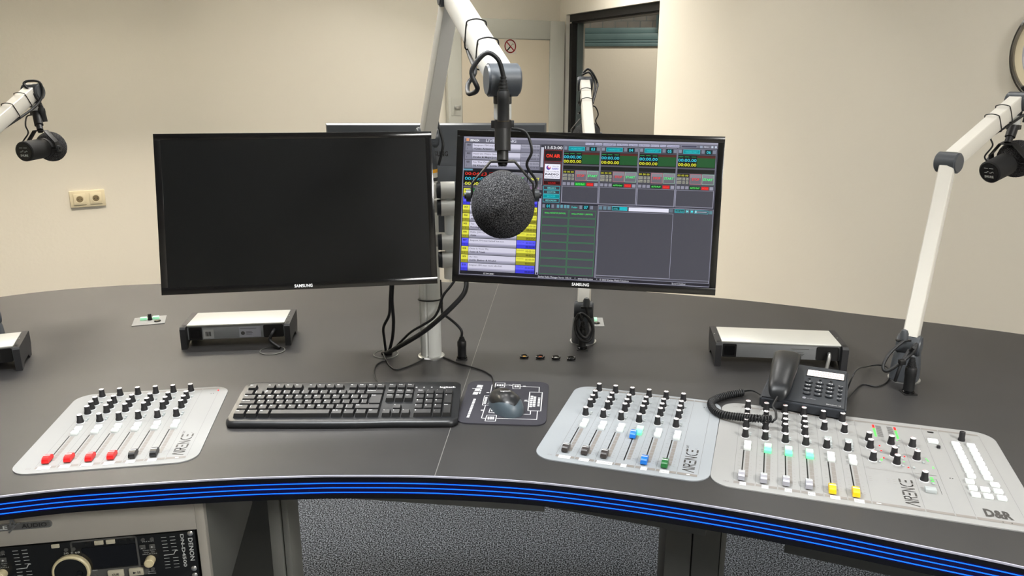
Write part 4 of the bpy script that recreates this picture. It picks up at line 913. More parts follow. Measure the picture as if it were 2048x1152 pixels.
# lower right browser
R(302, 146, 534, 296, LN, 1); R(303, 147, 533.2, 295.2, BGc, 2); FRM(304, 157.5, 455, 290.5, LN, 0.8, 3); FRM(304, 290.3, 533.5, 296, LN, 0.7, 3)
for a in (304, 313, 322): R(a, 148, a+6.5, 154.5, (100, 130, 146), 3)
R(331, 147.5, 346, 155, (20, 60, 64), 3); FRM(331, 147.5, 362, 155, CY, 0.7, 5); T('TITEL', 338.5, 153, 2.8, (90, 220, 225), al='C'); R(346, 148, 361.5, 154.5, (0, 170, 185), 4); T('ARTIEST', 353.8, 153, 2.6, (60, 220, 225), al='C')
R(365, 148, 445.5, 155.5, (226, 226, 242), 3); R(447, 148, 454, 155, (96, 110, 124), 3)
R(457.5, 148, 477, 155, (20, 60, 64), 3); FRM(457.5, 148, 477, 155, CY, 0.7, 4); T('AUTO PLAY', 467, 153.2, 2.8, (90, 220, 225), al='C', fit=17)
R(479, 148, 486, 155, (90, 130, 140), 3); S_.add([(481, -153.5, -0.55), (485, -151.5, -0.55), (481, -149.5, -0.55)], [(0, 1, 2)], scr_name((120, 240, 245))); R(488, 148, 495, 155, (90, 130, 140), 3); R(490, 150, 493.5, 153.2, (60, 230, 240), 4)
FRM(497, 149, 524, 155.5, CY, 0.6, 4); R(499, 151.5, 521, 152.6, (180, 190, 205), 4); R(498, 149.5, 501, 154, (150, 210, 220), 5); R(526, 149, 532, 155.5, (90, 130, 140), 3)
so = S_.build('screen', mR, smooth=0); so['label'] = 'lit screen of radio automation software'
mB, FB_ = monitor('monitor seen from behind across the desk, lettered on its back', (0, 0, 0), (180, 0, 0))
bt = aty(872, 246, 1.985); mB.location = (bt.x+0.0, 2.00, bt.z-0.160); mB.rotation_euler = (0, 0, PI)
mb = MB(FB_); mb.quad(13, -305, MW-13, -12.5, -0.8, 'black_screen'); mb.build('screen', mB, smooth=0)

# ================================================================== MONITOR POLE AND ARMS
PX_, PY_ = -0.1975, 1.812
ps = thing('monitor_pole', 'silver upright pole with a yellow ring carrying the monitor arms and main microphone arm', 'stand', (PX_, PY_, DZ))
mb = MB(); mb.lathe([(0.0325, 0.0), (0.0325, 0.0035), (0.030, 0.0055), (0.0255, 0.006)], 'steel', 48); mb.build('base_plate', ps)
mb = MB(); n = 64; v = []; f = []
for z_ in (0.006, 0.430):
    for k in range(n):
        a = 2*PI*k/n; r = 0.0255
        for c in (-PI/2-0.25, 0.6, PI/2+0.6, PI+0.5):
            if abs((a-c+PI) % (2*PI)-PI) < 0.11: r = 0.0225
        v.append((r*math.cos(a), r*math.sin(a), z_))
mb.add(v, [(k, (k+1) % n, n+(k+1) % n, n+k) for k in range(n)]+[tuple(range(n, 2*n))], 'pole'); mb.build('pole', ps, smooth=20)
mb = MB(); mb.lathe([(0.0262, 0.430), (0.0262, 0.438)], 'joint_dark', 40); mb.lathe([(0.0262, 0.438), (0.0262, 0.449)], 'arm_paint', 40); mb.build('collar', ps)
mb = MB(); mb.lathe([(0.0265, 0.449), (0.0265, 0.457)], 'ring_yellow', 40); mb.build('yellow_ring', ps)
JX, JY = -0.146-PX_, 1.752-PY_
for zc in (1.316, 1.277, 1.198, 1.157):
    mb = MB(TR(JX, JY, zc-DZ) @ Matrix.Rotation(math.radians(8), 4, 'Z')); mb.cyl((-0.014, 0, 0), (0.017, 0, 0), 0.0192, 'arm_paint', 32); mb.cyl((0.017, 0, 0), (0.0225, 0, 0), 0.0192, 'joint_grey', 32)
    mb.cyl((-0.0225, 0, 0), (-0.014, 0, 0), 0.0175, 'joint_dark', 32, r2=0.0192); mb.build('arm_joint', ps)
mb = MB(TR(JX, JY, 0)); mb.cyl((0.004, 0.004, 1.112-DZ), (0.004, 0.004, 1.15-DZ), 0.0145, 'arm_paint'); mb.cyl((0.004, 0.002, 1.15-DZ), (0.004, 0.002, 1.325-DZ), 0.011, 'pole'); mb.build('joint_post', ps)
def bar(a, b, wd, h, m, name, parent, bev=0.004):
    a = Vector(a); b = Vector(b); d = (b-a); L = d.length; d.normalize(); x = d.cross(Vector((0, 0, 1))).normalized(); z_ = x.cross(d)
    mb = MB(axes(a, x, d, z_)); mb.box(-wd/2, 0, -h/2, wd/2, L, h/2, m, bev, seg=3); return mb.build(name, parent)
o0 = Vector((PX_, PY_, DZ))
vl = Vector((-0.4325, 1.586, 1.2961))+eul(10.51, -13.21, 0).to_3x3() @ Vector((0, 0.034, 0)); vr = Vector((0.1489, 1.6067, 1.2925))+eul(-8.99, -10.69, 0).to_3x3() @ Vector((0, 0.034, 0))
bar(Vector((PX_, PY_-0.026, 1.277))-o0, Vector((-0.146, 1.775, 1.277))-o0, 0.03, 0.03, 'arm_paint', 'arm', ps); bar(Vector((PX_, PY_-0.026, 1.198))-o0, Vector((-0.146, 1.775, 1.198))-o0, 0.03, 0.03, 'arm_paint', 'arm', ps)
bar(Vector((-0.172, 1.752, 1.316))-o0, vl+Vector((0.0, 0.03, 0))-o0, 0.03, 0.034, 'arm_paint', 'arm', ps); bar(Vector((-0.118, 1.752, 1.157))-o0, Vector((vr.x, vr.y+0.075, 1.20))-o0, 0.03, 0.034, 'arm_paint', 'arm', ps)
bar(Vector((vr.x, vr.y+0.06, 1.20))-o0, Vector((vr.x, vr.y+0.03, vr.z))-o0, 0.03, 0.03, 'arm_paint', 'arm', ps)
for vv_, rr in ((vl, (10.51, -13.21, 0)), (vr, (-8.99, -10.69, 0))):
    mb = MB(Matrix.Translation(vv_-o0) @ eul(*rr)); mb.box(-0.055, 0, -0.055, 0.055, 0.006, 0.055, 'joint_grey', 0.003); mb.cyl((0, 0.006, 0), (0, 0.04, 0), 0.018, 'joint_grey'); mb.build('screen_mount', ps)
bar(Vector((PX_, PY_+0.026, mB.location.z))-o0, Vector((mB.location.x, 1.962, mB.location.z))-o0, 0.03, 0.034, 'arm_paint', 'arm', ps)
mb = MB(); mb.box(mB.location.x-PX_-0.055, 1.9615-PY_, mB.location.z-DZ-0.055, mB.location.x-PX_+0.055, 1.9675-PY_, mB.location.z-DZ+0.055, 'joint_grey', 0.002); mb.build('screen_mount', ps)

# ================================================================== MICROPHONE BOOM ARMS
def boom(label, base, J, E, Tp, on_pole=False, ties=(0.72, 0.86), cable=None):
    base = Vector(base); J = Vector(J); E = Vector(E); Tp = Vector(Tp)
    t = thing('microphone_stand', label, 'microphone stand', base)
    def seg(a, b, name):
        a = a-base; b = b-base; d = (b-a); L = d.length; d.normalize()
        hd = Vector((d.x, d.y, 0)).normalized(); lat = Vector((-hd.y, hd.x, 0)); up = d.cross(lat).normalized()
        if up.z < 0: up = -up; 
        M = axes(a, lat, up, d) if lat.cross(up).dot(d) > 0 else axes(a, -lat, up, d)
        mb = MB(M); prof = []
        hw, hh = 0.0165, 0.0205
        # flat top and bottom, gently bowed sides
        top = [(-hw+0.004, hh), (hw-0.004, hh)]
        right = [(hw*(0.80+0.24*math.sin(PI*k/8)), hh*0.96*math.cos(PI*k/8)) for k in range(9)]
        prof = [(-x, y) for x, y in right[::-1]]+right
        mb.prism([(p[0], p[1]) for p in prof], 0.015, L-0.015, 'arm_paint'); ob = mb.build(name, t, smooth=28)
        return M, L, lat
    lo = seg(J, E, 'lower_tube'); up_ = seg(E, Tp, 'upper_tube')
    def jt(p, lat, name, r=0.0235, hw=0.0215):
        p = p-base; mb = MB(); mb.cyl(p-lat*hw, p+lat*hw, r, 'joint_grey', 40); mb.cyl(p-lat*(hw+0.003), p-lat*hw, r*0.86, 'joint_grey', 40, r2=r*0.93); mb.cyl(p+lat*hw, p+lat*(hw+0.003), r*0.93, 'joint_grey', 40, r2=r*0.86)
        mb.build(name, t)
    jt(E, up_[2], 'elbow_joint'); jt(Tp, up_[2], 'end_joint'); jt(J, lo[2], 'base_joint')
    # base housing
    mb = MB()
    if on_pole:
        mb.lathe([(0.0262, 0.0), (0.0255, 0.02), (0.019, 0.055), (0.017, (J-base).z)], 'joint_grey', 32); mb.build('base_housing', t)
    else:
        lat = lo[2]; f_ = Vector((-lat.y, lat.x, 0)); H_ = (J-base).z
        Mb = axes((0, 0, 0), lat, f_, (0, 0, 1))
        mb = MB(Mb); v = []; F_ = []; n = 28
        for z_, a, b in ((0.004, 0.030, 0.034), (0.03, 0.0295, 0.034), (0.060, 0.027, 0.029), (H_*0.88, 0.024, 0.020), (H_+0.005, 0.020, 0.014)):
            for k in range(n):
                tt = 2*PI*k/n; v.append((math.copysign(abs(math.cos(tt))**0.7, math.cos(tt))*a, math.copysign(abs(math.sin(tt))**0.7, math.sin(tt))*b, z_))
        for j in range(4):
            for k in range(n): a = j*n+k; b = j*n+(k+1) % n; F_.append((a, b, b+n, a+n))
        F_ += [tuple(range(n-1, -1, -1)), tuple(range(4*n, 5*n))]; mb.add(v, F_, 'joint_grey'); mb.build('base_housing', t, smooth=50)
        mb = MB(); mb.lathe([(0.034, 0.0), (0.034, 0.003), (0.032, 0.004)], 'steel', 40); mb.build('base_ring', t)
    # head under the end joint
    p = Tp-base; mb = MB(TR(*p)); mb.lathe([(0.0135, -0.0235), (0.0135, -0.033), (0.0125, -0.034)][::-1], 'joint_dark', 24); mb.build('collar', t)
    mb = MB(TR(*p)); mb.lathe([(0.0125, -0.056), (0.0130, -0.054), (0.0130, -0.034)], 'clear_plastic', 24); mb.build('clear_sleeve', t)
    # cable ties
    M, L, lat = up_
    for q in ties:
        z_ = L*q; mb = MB(M); r = 0.0013; P_ = []
        for (x, y) in ((-0.0178, -0.019), (-0.0178, 0.0), (-0.0165, 0.019), (-0.013, 0.0235), (0.0, 0.0262), (0.013, 0.0235), (0.0165, 0.019), (0.0178, 0.0), (0.0178, -0.019), (0.010, -0.0225), (-0.010, -0.0225)): P_.append((x, y, z_-y*0.15))
        P2 = smooth_path([P_[-1]]+P_+[P_[0], P_[1]], 4)[4:-4]; mb.tube(P2[:-1] if (P2[-1]-P2[0]).length < 1e-5 else P2, r, 'black', 6, closed=True); mb.box(0.0178, -0.026, z_-0.003, 0.0235, -0.019, z_+0.003, 'black', 0.0008); mb.tube([(0.0205, -0.024, z_), (0.024, -0.029, z_+0.003), (0.026, -0.027, z_+0.008)], 0.0009, 'black', 5)
        mb.build('cable_tie', t)
    return t, lo, up_
def cable(name, parent, pts, r, base=Vector((0, 0, 0)), m='rubber', k=8, n=8):
    mb = MB(); mb.tube(smooth_path([Vector(p)-Vector(base) for p in pts], k), r, m, n); return mb.build(name, parent, smooth=60)
def plug(parent, p, up, base, L=0.06, r=0.0095, name='cable_connector', boot=0.022):
    p = Vector(p)-Vector(base); up = Vector(up).normalized()
    q = up.to_track_quat('Z', 'Y').to_matrix().to_4x4(); mb = MB(Matrix.Translation(p) @ q)
    mb.lathe([(r, 0), (r, L*0.42), (r*1.06, L*0.44), (r*1.06, L*0.62), (r*0.95, L*0.66)], 'rubber', 24)
    pr = [(r*0.9, L*0.66)]
    for k in range(5): z_ = L*0.66+k*boot/5; rr = r*(0.88-0.09*k); pr += [(rr, z_), (rr, z_+boot/10), (rr*0.8, z_+boot/10+0.0003), (rr*0.8, z_+boot/5-0.0003)]
    mb.lathe(pr, 'rubber', 20); mb.build(name, parent)
def xlr_socket(parent, x, y, base, name='connector_socket'):
    mb = MB(TR(x-base[0], y-base[1], 0)); mb.box(-0.014, -0.014, 0.0002, 0.014, 0.014, 0.002, 'black', 0.0006); mb.lathe([(0.0125, 0.002), (0.0125, 0.006), (0.0105, 0.007)], 'black_gloss', 28); mb.build(name, parent)
def vdir(x, y, r_, u_):
    v = ray(x, y).normalized(); rt_ = v.cross(Vector((0, 0, 1))).normalized(); up2 = rt_.cross(v); return v*math.sqrt(1-r_*r_-u_*u_)+rt_*r_+up2*u_
def mic(label, T_, piv, fwd, foam=(0.0445, 0.0445, 0.047), foam_d=0.03, body=True, side=1, long_=0.115, drop=None):
    T_ = Vector(T_); piv = Vector(piv); fwd = Vector(fwd).normalized(); lat = fwd.cross(Vector((0, 0, 1))).normalized(); up = lat.cross(fwd).normalized()
    t = thing('studio_microphone', label, 'microphone', piv)
    ztop = T_.z-0.0565-piv.z; cx, cy = T_.x-piv.x, T_.y-piv.y
    yt = up*0.052+Vector((0, 0, 0)); st0 = Vector((cx, cy, ztop)); st1 = Vector((cx*0.35+yt.x*0.65, cy*0.35+yt.y*0.65, yt.z+0.014)); st2 = yt
    mb = MB(); mb.cyl(st1, st0, 0.0118, 'yoke_black', 28); mb.cyl(st2, st1, 0.0085, 'yoke_black', 24); mb.cyl(st0-Vector((0, 0, 0.012)), st0-Vector((0, 0, 0.001)), 0.0138, 'yoke_black', 28)
    mb.box(st0.x-0.017, st0.y-0.004, st0.z-0.012, st0.x+0.017, st0.y+0.004, st0.z-0.001, 'yoke_black', 0.001); mb.build('stand_adapter', t)
    # yoke
    mb = MB(axes((0, 0, 0), lat, fwd, up)); prof = [(-0.0455, 0.0), (-0.0455, 0.018), (-0.0175, 0.051), (0.0175, 0.051), (0.0455, 0.018), (0.0455, 0.0)]
    for a, b in zip(prof[:-1], prof[1:]):
        A = Vector((a[0], 0, a[1])); B = Vector((b[0], 0, b[1])); d = (B-A).normalized(); nn = Vector((-d.z, 0, d.x)); L = (B-A).length
        mb.box(-0.0, -0.009, -0.0013, L, 0.009, 0.0013, 'yoke_black', 0.0004, M=axes(A, d, Vector((0, 1, 0)), d.cross(Vector((0, 1, 0))) if d.cross(Vector((0, 1, 0))).length > 0 else Vector((0, 0, 1))))
    mb.lathe([(0.006, 0.0445), (0.0075, 0.0475), (0.006, 0.0505)], 'yoke_black', 16); mb.build('yoke', t)
    for s in (-1, 1):
        mb = MB(); mb.cyl(lat*s*0.030, lat*s*0.0575, 0.0045, 'yoke_black', 16); mb.cyl(lat*s*0.0475, lat*s*0.0545, 0.0095, 'joint_dark', 24, r2=0.009); mb.build('side_knob', t)
    q = fwd.to_track_quat('Z', 'Y').to_matrix().to_4x4()
    mb = MB(q); r = 0.0285
    mb.lathe([(r-0.003, -long_*0.62), (r, -long_*0.60), (r, -0.012), (r-0.0015, -0.010), (r-0.0015, -0.004), (r, -0.002), (r, 0.012), (r-0.004, 0.02)], 'black_matte', 40); bo = mb.build('body', t)
    mb = MB(q @ TR(0, 0, -long_*0.62) @ Matrix.Rotation(PI, 4, 'Y'))
    mb.lathe([(r-0.0045, -0.001), (r-0.0045, 0.0006)], 'black_gloss', 40)
    # the rear face: orient lettering along lat/up
    LM = axes(-fwd*(long_*0.62+0.0008), lat if lat.cross(up).dot(-fwd) > 0 else -lat, up, -fwd)
    rcap = mb.build('rear_cap', bo)
    mb = MB(LM)
    mb.text('SHURE', 0, -0.014, 0.0085, 0.0004, 'rack_print', align='C', fit=0.024, bold=0.03)
    mb.quad(-0.012, 0.010, -0.002, 0.0112, 0.0004, 'rack_print'); mb.quad(0.001, 0.010, 0.012, 0.0112, 0.0004, 'rack_print')
    mb.line([(-0.011, -0.001), (-0.006, -0.001), (-0.004, 0.002), (-0.001, 0.002)], 0.0012, 0.0004, 'rack_print'); mb.line([(0.002, -0.001), (0.006, -0.001), (0.009, 0.002), (0.012, 0.0)], 0.0012, 0.0004, 'rack_print')
    mb.build('rear_lettering', bo, smooth=0)
    fc = fwd*foam_d; bm = bmesh.new(); bmesh.ops.create_uvsphere(bm, u_segments=72, v_segments=48, radius=1)
    rnd = random.Random(5)
    for v_ in bm.verts:
        c = v_.co; k = 1+rnd.uniform(-0.008, 0.008); v_.co = Vector((c.x*foam[0]*k, c.y*foam[1]*k, c.z*foam[2]*k))
    M3 = axes(fc, lat, fwd, up); mb = MB(M3)
    mb.bm(bm, 'foam'); mb.build('foam_windscreen', t, smooth=80)
    # short cable from the body up into the adapter
    s = side; a0 = lat*s*0.047-fwd*0.012+up*0.002
    pts = [a0, a0+lat*s*0.004+up*0.016-fwd*0.004, lat*s*0.036+up*0.044-fwd*0.006, lat*s*0.043+up*0.066-fwd*0.002, st0*0.5+st1*0.5+lat*s*0.034+Vector((0, 0, 0.004)), st0*0.55+st1*0.45+lat*s*0.013+Vector((0, 0, 0.008))]
    mb = MB(); mb.tube(smooth_path(pts, 8), 0.0021, 'rubber', 8); mb.build('cable', t)
    return t, q
# --- main arm on the pole
MT = atZ(1005, 160, 1.14); ME = atZ(902, -12, 1.48); MJ = Vector((PX_+0.004, PY_, 1.428))
t, lo, up_ = boom('white boom arm rising from the monitor pole and reaching over to the centre microphone', (PX_, PY_, DZ+0.457), MJ, ME, MT, on_pole=True, ties=(0.55, 0.76)); mainarm = t
b0 = Vector((PX_, PY_, DZ+0.457)); lat = up_[2]; lat = lat if lat.x > 0 else -lat; d_ = (MT-ME).normalized()
cable('cable', t, [ME+d_*0.10-Vector((0, 0, 0.027)), ME+d_*0.24-lat*0.012-Vector((0, 0, 0.030)), MT-d_*0.075-lat*0.026-Vector((0, 0, 0.014)), MT-d_*0.06-lat*0.040-Vector((0, 0, 0.028)), MT-d_*0.030-lat*0.044-Vector((0, 0.012, 0.030)), MT-lat*0.036-Vector((0, 0.03, 0.012)), MT-lat*0.044+Vector((0, -0.030, 0.012)), MT-lat*0.024+Vector((0, -0.034, 0.036)), MT-lat*0.006+Vector((0, -0.036, 0.028)), MT+Vector((0.002, -0.034, 0.004))], 0.0035, b0)
plug(t, MT+Vector((0.0015, -0.034, -0.056)), (0, 0, 1), b0, L=0.062, r=0.0085)
mb = MB(Matrix.Translation(MT+Vector((0.0015, -0.030, -0.056))-b0)); mb.lathe([(0.0086, -0.001), (0.0086, 0.020)], 'brass', 20); mb.build('connector_sleeve', t)
cable('cable', t, [aty(873, 236, 1.83), aty(880, 262, 1.815), aty(886, 288, 1.80), aty(882, 312, 1.80), aty(877, 330, 1.80)], 0.0032, b0, 'rubber')
piv = MT+Vector((0.0, -0.02, -0.167)); fc = atZ(1006, 413, 1.09)
mic('large studio microphone with a round grey foam ball hanging in the centre foreground', MT+Vector((0, -0.0, 0)), piv+Vector((0.0, 0.01, 0)), fc-(piv+Vector((0, 0.01, 0))), foam=(0.0445, 0.044, 0.047), foam_d=(fc-piv).length, side=-1)
# --- right arm
RBx = Vector((0.887, 1.662, DZ)); RJ = Vector((0.885, 1.655, 0.985)); RE_ = atZ(1897, 325, 1.80); RT = atZ(2036, 203, 1.95)
t, lo, up_ = boom('white boom arm clamped behind the telephone at the right edge of the picture', RBx, RJ, RE_, RT, ties=(0.62, 0.78)); rarm = t
piv = RT+Vector((-0.005, -0.01, -0.15))
lat = up_[2]; lat = lat if lat.x > 0 else -lat
cable('cable', t, [RE_+(RT-RE_)*0.55-Vector((0, 0, 0.026)), RT-(RT-RE_)*0.12+lat*0.02-Vector((0, 0, 0.026)), RT+lat*0.028+Vector((0, -0.02, -0.005)), RT+lat*0.026+Vector((0, -0.01, 0.03)), RT+lat*0.004+Vector((0, 0.0, 0.034)), RT+lat*0.03+Vector((0, 0.01, 0.01)), RT+lat*0.02-Vector((0, 0, 0.05))], 0.0032, RBx)
m_, q_ = mic('black studio microphone on the right arm with its round end cap facing left', RT, piv, vdir(2015, 315, 0.53, 0.36), side=-1)
# base cable and connector
xr = at(1816, 786)
xlr_socket(t, xr.x, xr.y, RBx); plug(t, (xr.x, xr.y, DZ+0.007), (0.02, 0.05, 1), RBx, L=0.078, r=0.0112)
cable('cable', t, [xr+Vector((0.0015, 0.004, 0.103)), aty(1822, 700, 1.60), aty(1833, 688, 1.61), aty(1828, 702, 1.60), aty(1806, 722, 1.585), aty(1775, 742, 1.59), aty(1766, 732, 1.60), aty(1780, 706, 1.61), aty(1807, 682, 1.622)], 0.0036, RBx)
cable('cable', t, [aty(1818, 700, 1.60), aty(1804, 725, 1.585), aty(1796, 745, 1.58), aty(1790, 762, 1.585)], 0.0036, RBx)
mb = MB(); c_ = aty(1804, 724, 1.58)-RBx; mb.box(c_.x-0.006, c_.y-0.006, c_.z-0.005, c_.x+0.006, c_.y+0.006, c_.z+0.005, 'black', 0.001); mb.build('cable_tie', t)
mb = MB(); c_ = aty(1808, 672, 1.63)-RBx; mb.lathe([(0.009, -0.008), (0.009, 0.006), (0.006, 0.013), (0.002, 0.015)], 'joint_grey', 20, TR(*c_)); mb.box(c_.x-0.016, c_.y-0.004, c_.z-0.012, c_.x+0.016, c_.y+0.004, c_.z-0.008, 'black', 0.001); mb.build('cable_outlet', t)
# --- left arm (its foot is outside the picture)
LT = atZ(66, 183, 2.32); LE = Vector((-1.43, 1.98, 1.335)); LBs = Vector((-1.300, 1.86, DZ)); LJ = LBs+Vector((0, 0, 0.085))
t, lo, up_ = boom('white boom arm entering from the left edge of the picture', LBs, LJ, LE, LT, ties=(0.72, 0.87))
lat = up_[2]; lat = lat if lat.x > 0 else -lat
cable('cable', t, [LE+(LT-LE)*0.6-Vector((0, 0, 0.026)), LT-(LT-LE)*0.1+lat*0.02-Vector((0, 0, 0.028)), LT+lat*0.026-Vector((0, 0, 0.01)), LT+lat*0.024+Vector((0, 0, 0.026)), LT-lat*0.004+Vector((0, -0.01, 0.030)), LT-lat*0.012-Vector((0.0, 0.02, -0.02)), LT+lat*0.01+Vector((0, -0.028, 0.0)), LT+lat*0.022+Vector((0, -0.01, -0.03))], 0.0036, LBs)
plug(t, LT+Vector((0.020, 0.0, -0.088)), (-0.1, 0, 1), LBs, L=0.06, r=0.0095)
piv = atZ(87, 296, 2.33)
mic('black studio microphone on the left arm seen from behind with its foam facing the wall', LT, piv, vdir(80, 295, 0.62, 0.10), side=-1, foam=(0.044, 0.036, 0.044), foam_d=0.034, long_=0.13)
# --- far arm behind the right monitor
FB = at(1166, 683); FJ = Vector((FB.x, FB.y, DZ+0.085)); FE = Vector((0.212, 2.17, 1.385)); FT = atZ(1170, 168, 2.52)
t, lo, up_ = boom('white boom arm standing on the far side of the desk behind the right monitor', FB, FJ, FE, FT, ties=(0.60, 0.78)); 
lat = up_[2]; lat = lat if lat.x > 0 else -lat
cable('cable', t, [FT-(FT-FE)*0.3+lat*0.02-Vector((0, 0, 0.01)), FT-(FT-FE)*0.12+lat*0.034, FT+lat*0.04+Vector((0, 0, 0.0)), FT+lat*0.026+Vector((0, 0, 0.03)), FT+lat*0.008+Vector((0, 0, 0.046)), FT-lat*0.008+Vector((0, 0, 0.030)), FT+lat*0.012+Vector((0, -0.02, 0.035)), FT+lat*0.028+Vector((0, -0.03, 0.0)), FT-(FT-FE)*0.22+lat*0.022-Vector((0, 0, 0.02))], 0.0035, FB)
piv = atZ(1170, 270, 2.56)
mic('dark studio microphone mostly hidden behind the right monitor and far arm', FT, piv, (0.1, -0.95, 0.05), side=-1, foam=(0.044, 0.044, 0.040))
xf = at(1164, 698); xlr_socket(t, xf.x, xf.y, FB); plug(t, (xf.x, xf.y, DZ+0.007), (0, 0.05, 1), FB, L=0.066, r=0.0095)
Yq = xf.y-0.004
cable('cable', t, [(xf.x, xf.y+0.003, DZ+0.085), aty(1163, 640, Yq), aty(1158, 628, Yq), aty(1150, 645, Yq), aty(1153, 668, Yq-0.01), aty(1166, 682, Yq-0.02), aty(1180, 680, Yq-0.02), aty(1186, 660, Yq-0.01), aty(1177, 637, Yq), aty(1162, 627, Yq+0.01), aty(1154, 640, Yq), aty(1157, 662, Yq-0.01), aty(1170, 676, Yq-0.02), aty(1180, 665, Yq-0.01), aty(1178, 645, Yq+0.02), aty(1173, 615, Yq+0.03)], 0.0036, FB, k=6)
mb = MB(); c_ = aty(1173, 606, Yq+0.035)-FB; mb.lathe([(0.009, -0.008), (0.009, 0.006), (0.006, 0.012), (0.002, 0.014)], 'joint_grey', 20, TR(*c_)); mb.box(c_.x-0.014, c_.y-0.004, c_.z-0.014, c_.x+0.014, c_.y+0.004, c_.z-0.009, 'black', 0.001); mb.build('cable_outlet', t)

# ================================================================== POWER DOCKS
def dock(label, fl, fr, wd, flip=False):
    fl = Vector(fl); fr = Vector(fr); a = math.atan2(fr.y-fl.y, fr.x-fl.x)
    t = thing('desktop_power_dock', label, 'power dock', (fl.x, fl.y, DZ), a); H, D = 0.060, 0.128
    for x in (0, wd-0.014):
        mb = MB(axes((x, 0, 0), (0, 1, 0), (0, 0, 1), (1, 0, 0))); mb.prism([(0.0, 0.0), (0.014, 0.0), (0.03, 0.012), (D-0.045, 0.012), (D-0.03, 0.0), (D-0.012, 0.0), (D, 0.028), (D, H-0.004), (D-0.004, H), (0.004, H-0.003), (0.0, H-0.008)], 0, 0.014, 'dock_end')
        e = mb.build('end_leg', t, smooth=20)
        mb = MB(); mb.quad(x+0.0035, 0.012, x+0.0105, 0.021, H-0.0014, 'slot'); mb.lathe([(0.0016, H), (0.0016, H+0.0008)], 'steel', 10, TR(x+0.004, 0.065, -0.0005)); mb.build('fixing_hole', e, smooth=0)
    mb = MB(); mb.box(0.0145, 0.012, H-0.0045, wd-0.0145, D-0.006, H-0.0005, 'dock_alu', 0.0012); mb.build('top_plate', t)
    mb = MB(); mb.box(0.0145, 0.015, 0.020, wd-0.0145, 0.019, H-0.005, 'dock_face', 0.0004); mb.box(0.0145, 0.0195, 0.020, wd-0.0145, D-0.0125, 0.023, 'dock_face'); mb.box(0.0145, D-0.012, 0.018, wd-0.0145, D-0.008, H-0.006, 'dock_face'); mb.build('front_face', t)
    mb = MB(axes((0, 0.0149, 0), (1, 0, 0), (0, 0, 1), (0, -1, 0)))
    mb.prism(rrect(0.018, 0.0195, 0.050, 0.052, 0.002, 2), 0, 0.0012, 'black'); mb.prism(rrect(0.022, 0.025, 0.046, 0.047, 0.002, 2), 0.0012, 0.002, 'black_gloss'); mb.build('rocker_switch', t)
    mb = MB(axes((0, 0.0149, 0), (1, 0, 0), (0, 0, 1), (0, -1, 0)))
    mb.prism(rrect(wd-0.068, 0.020, wd-0.018, 0.053, 0.004, 3), 0, 0.0015, 'black'); mb.build('outlet_plate', t)
    mb = MB(axes((0, 0.0149, 0), (1, 0, 0), (0, 0, 1), (0, -1, 0)))
    x = wd-0.125
    mb.quad(x-0.003, 0.022, x+0.050, 0.050, 0.0002, 'silver_plastic') if not flip else None
    for i, (yy, wl) in enumerate(((0.0445, 0.040), (0.036, 0.028), (0.0325, 0.03), (0.029, 0.028))): mb.quad(x+(0.0 if i == 0 else 0.014), yy, x+wl, yy+0.0011, 0.0004, 'print_dark')
    mb.lathe([(0.005, 0.0003), (0.005, 0.0005)], 'print_dark', 16, TR(x+0.006, 0.033, 0))
    if not flip:
        mb.build('rating_label', t, smooth=0); mb = MB(axes((0, 0.0149, 0), (1, 0, 0), (0, 0, 1), (0, -1, 0)))
        mb.quad(0.053, 0.022, 0.078, 0.046, 0.0002, 'plate'); 
        for k in range(5): mb.quad(0.058+k*0.0028, 0.028, 0.0598+k*0.0028, 0.040, 0.0004, 'black')
    mb.build('barcode_label' if not flip else 'rating_label', t, smooth=0)
    return t, a
dl = at(361, 699); drr = at(604, 690)
tL, aL = dock('aluminium-topped power dock on black legs in front of the left monitor', at(363, 699.5), at(588, 690.5), 0.268)
tR, aR = dock('bright aluminium-topped power dock behind the telephone', at(1429, 732), at(1690, 743), 0.300, True)
nd = at(46, 741); t0, a0 = dock('power dock cut off by the left edge of the picture', nd-Vector((math.cos(0.38), math.sin(0.38), 0))*0.268, nd, 0.268)
def world_of(t, x, y, z_):
    a = t.rotation_euler.z; return Vector((t.location.x+x*math.cos(a)-y*math.sin(a), t.location.y+x*math.sin(a)+y*math.cos(a), DZ+z_))
gr = at(545, 702)
p0 = world_of(tL, 0.268-0.040, 0.012, 0.040)
cg = thing('cable_grommet', 'grey ring grommet in the desk in front of the left power dock', 'grommet', (gr.x, gr.y, DZ))
mb = MB(); mb.lathe([(0.031, 0.0), (0.031, 0.0018), (0.0285, 0.0022), (0.0285, 0.0006)], 'desk_grey', 40, caps=False); mb.lathe([(0.0285, 0.0002), (0.0285, 0.0008)], 'worktop', 40); mb.quad(0.0, 0.008, 0.028, 0.016, 0.0012, 'slot'); mb.build('rim', cg)
cb = MB(); pth = smooth_path([p0, p0+Vector((-0.002, -0.016, -0.006)), p0+Vector((-0.006, -0.022, -0.022)), Vector((gr.x+0.015, gr.y+0.012, DZ+0.0035))], 8); cb.tube(pth, 0.0042, 'rubber', 10); co = cb.build('power_cable', origin=pth[0]); tag(co, 'short black cable from the left power dock down to its ring grommet', 'cable')
p0 = world_of(tR, 0.300-0.040, 0.012, 0.038)
cb = MB(); pth = smooth_path([p0, p0+Vector((-0.004, -0.012, -0.006)), p0+Vector((-0.012, -0.022, -0.034)), Vector((p0.x-0.014, p0.y-0.026, DZ+0.0045))], 8); cb.tube(pth, 0.0042, 'steel', 10); co = cb.build('power_cable', origin=pth[0]); tag(co, 'short pale cable plugged into the power dock behind the telephone', 'cable')
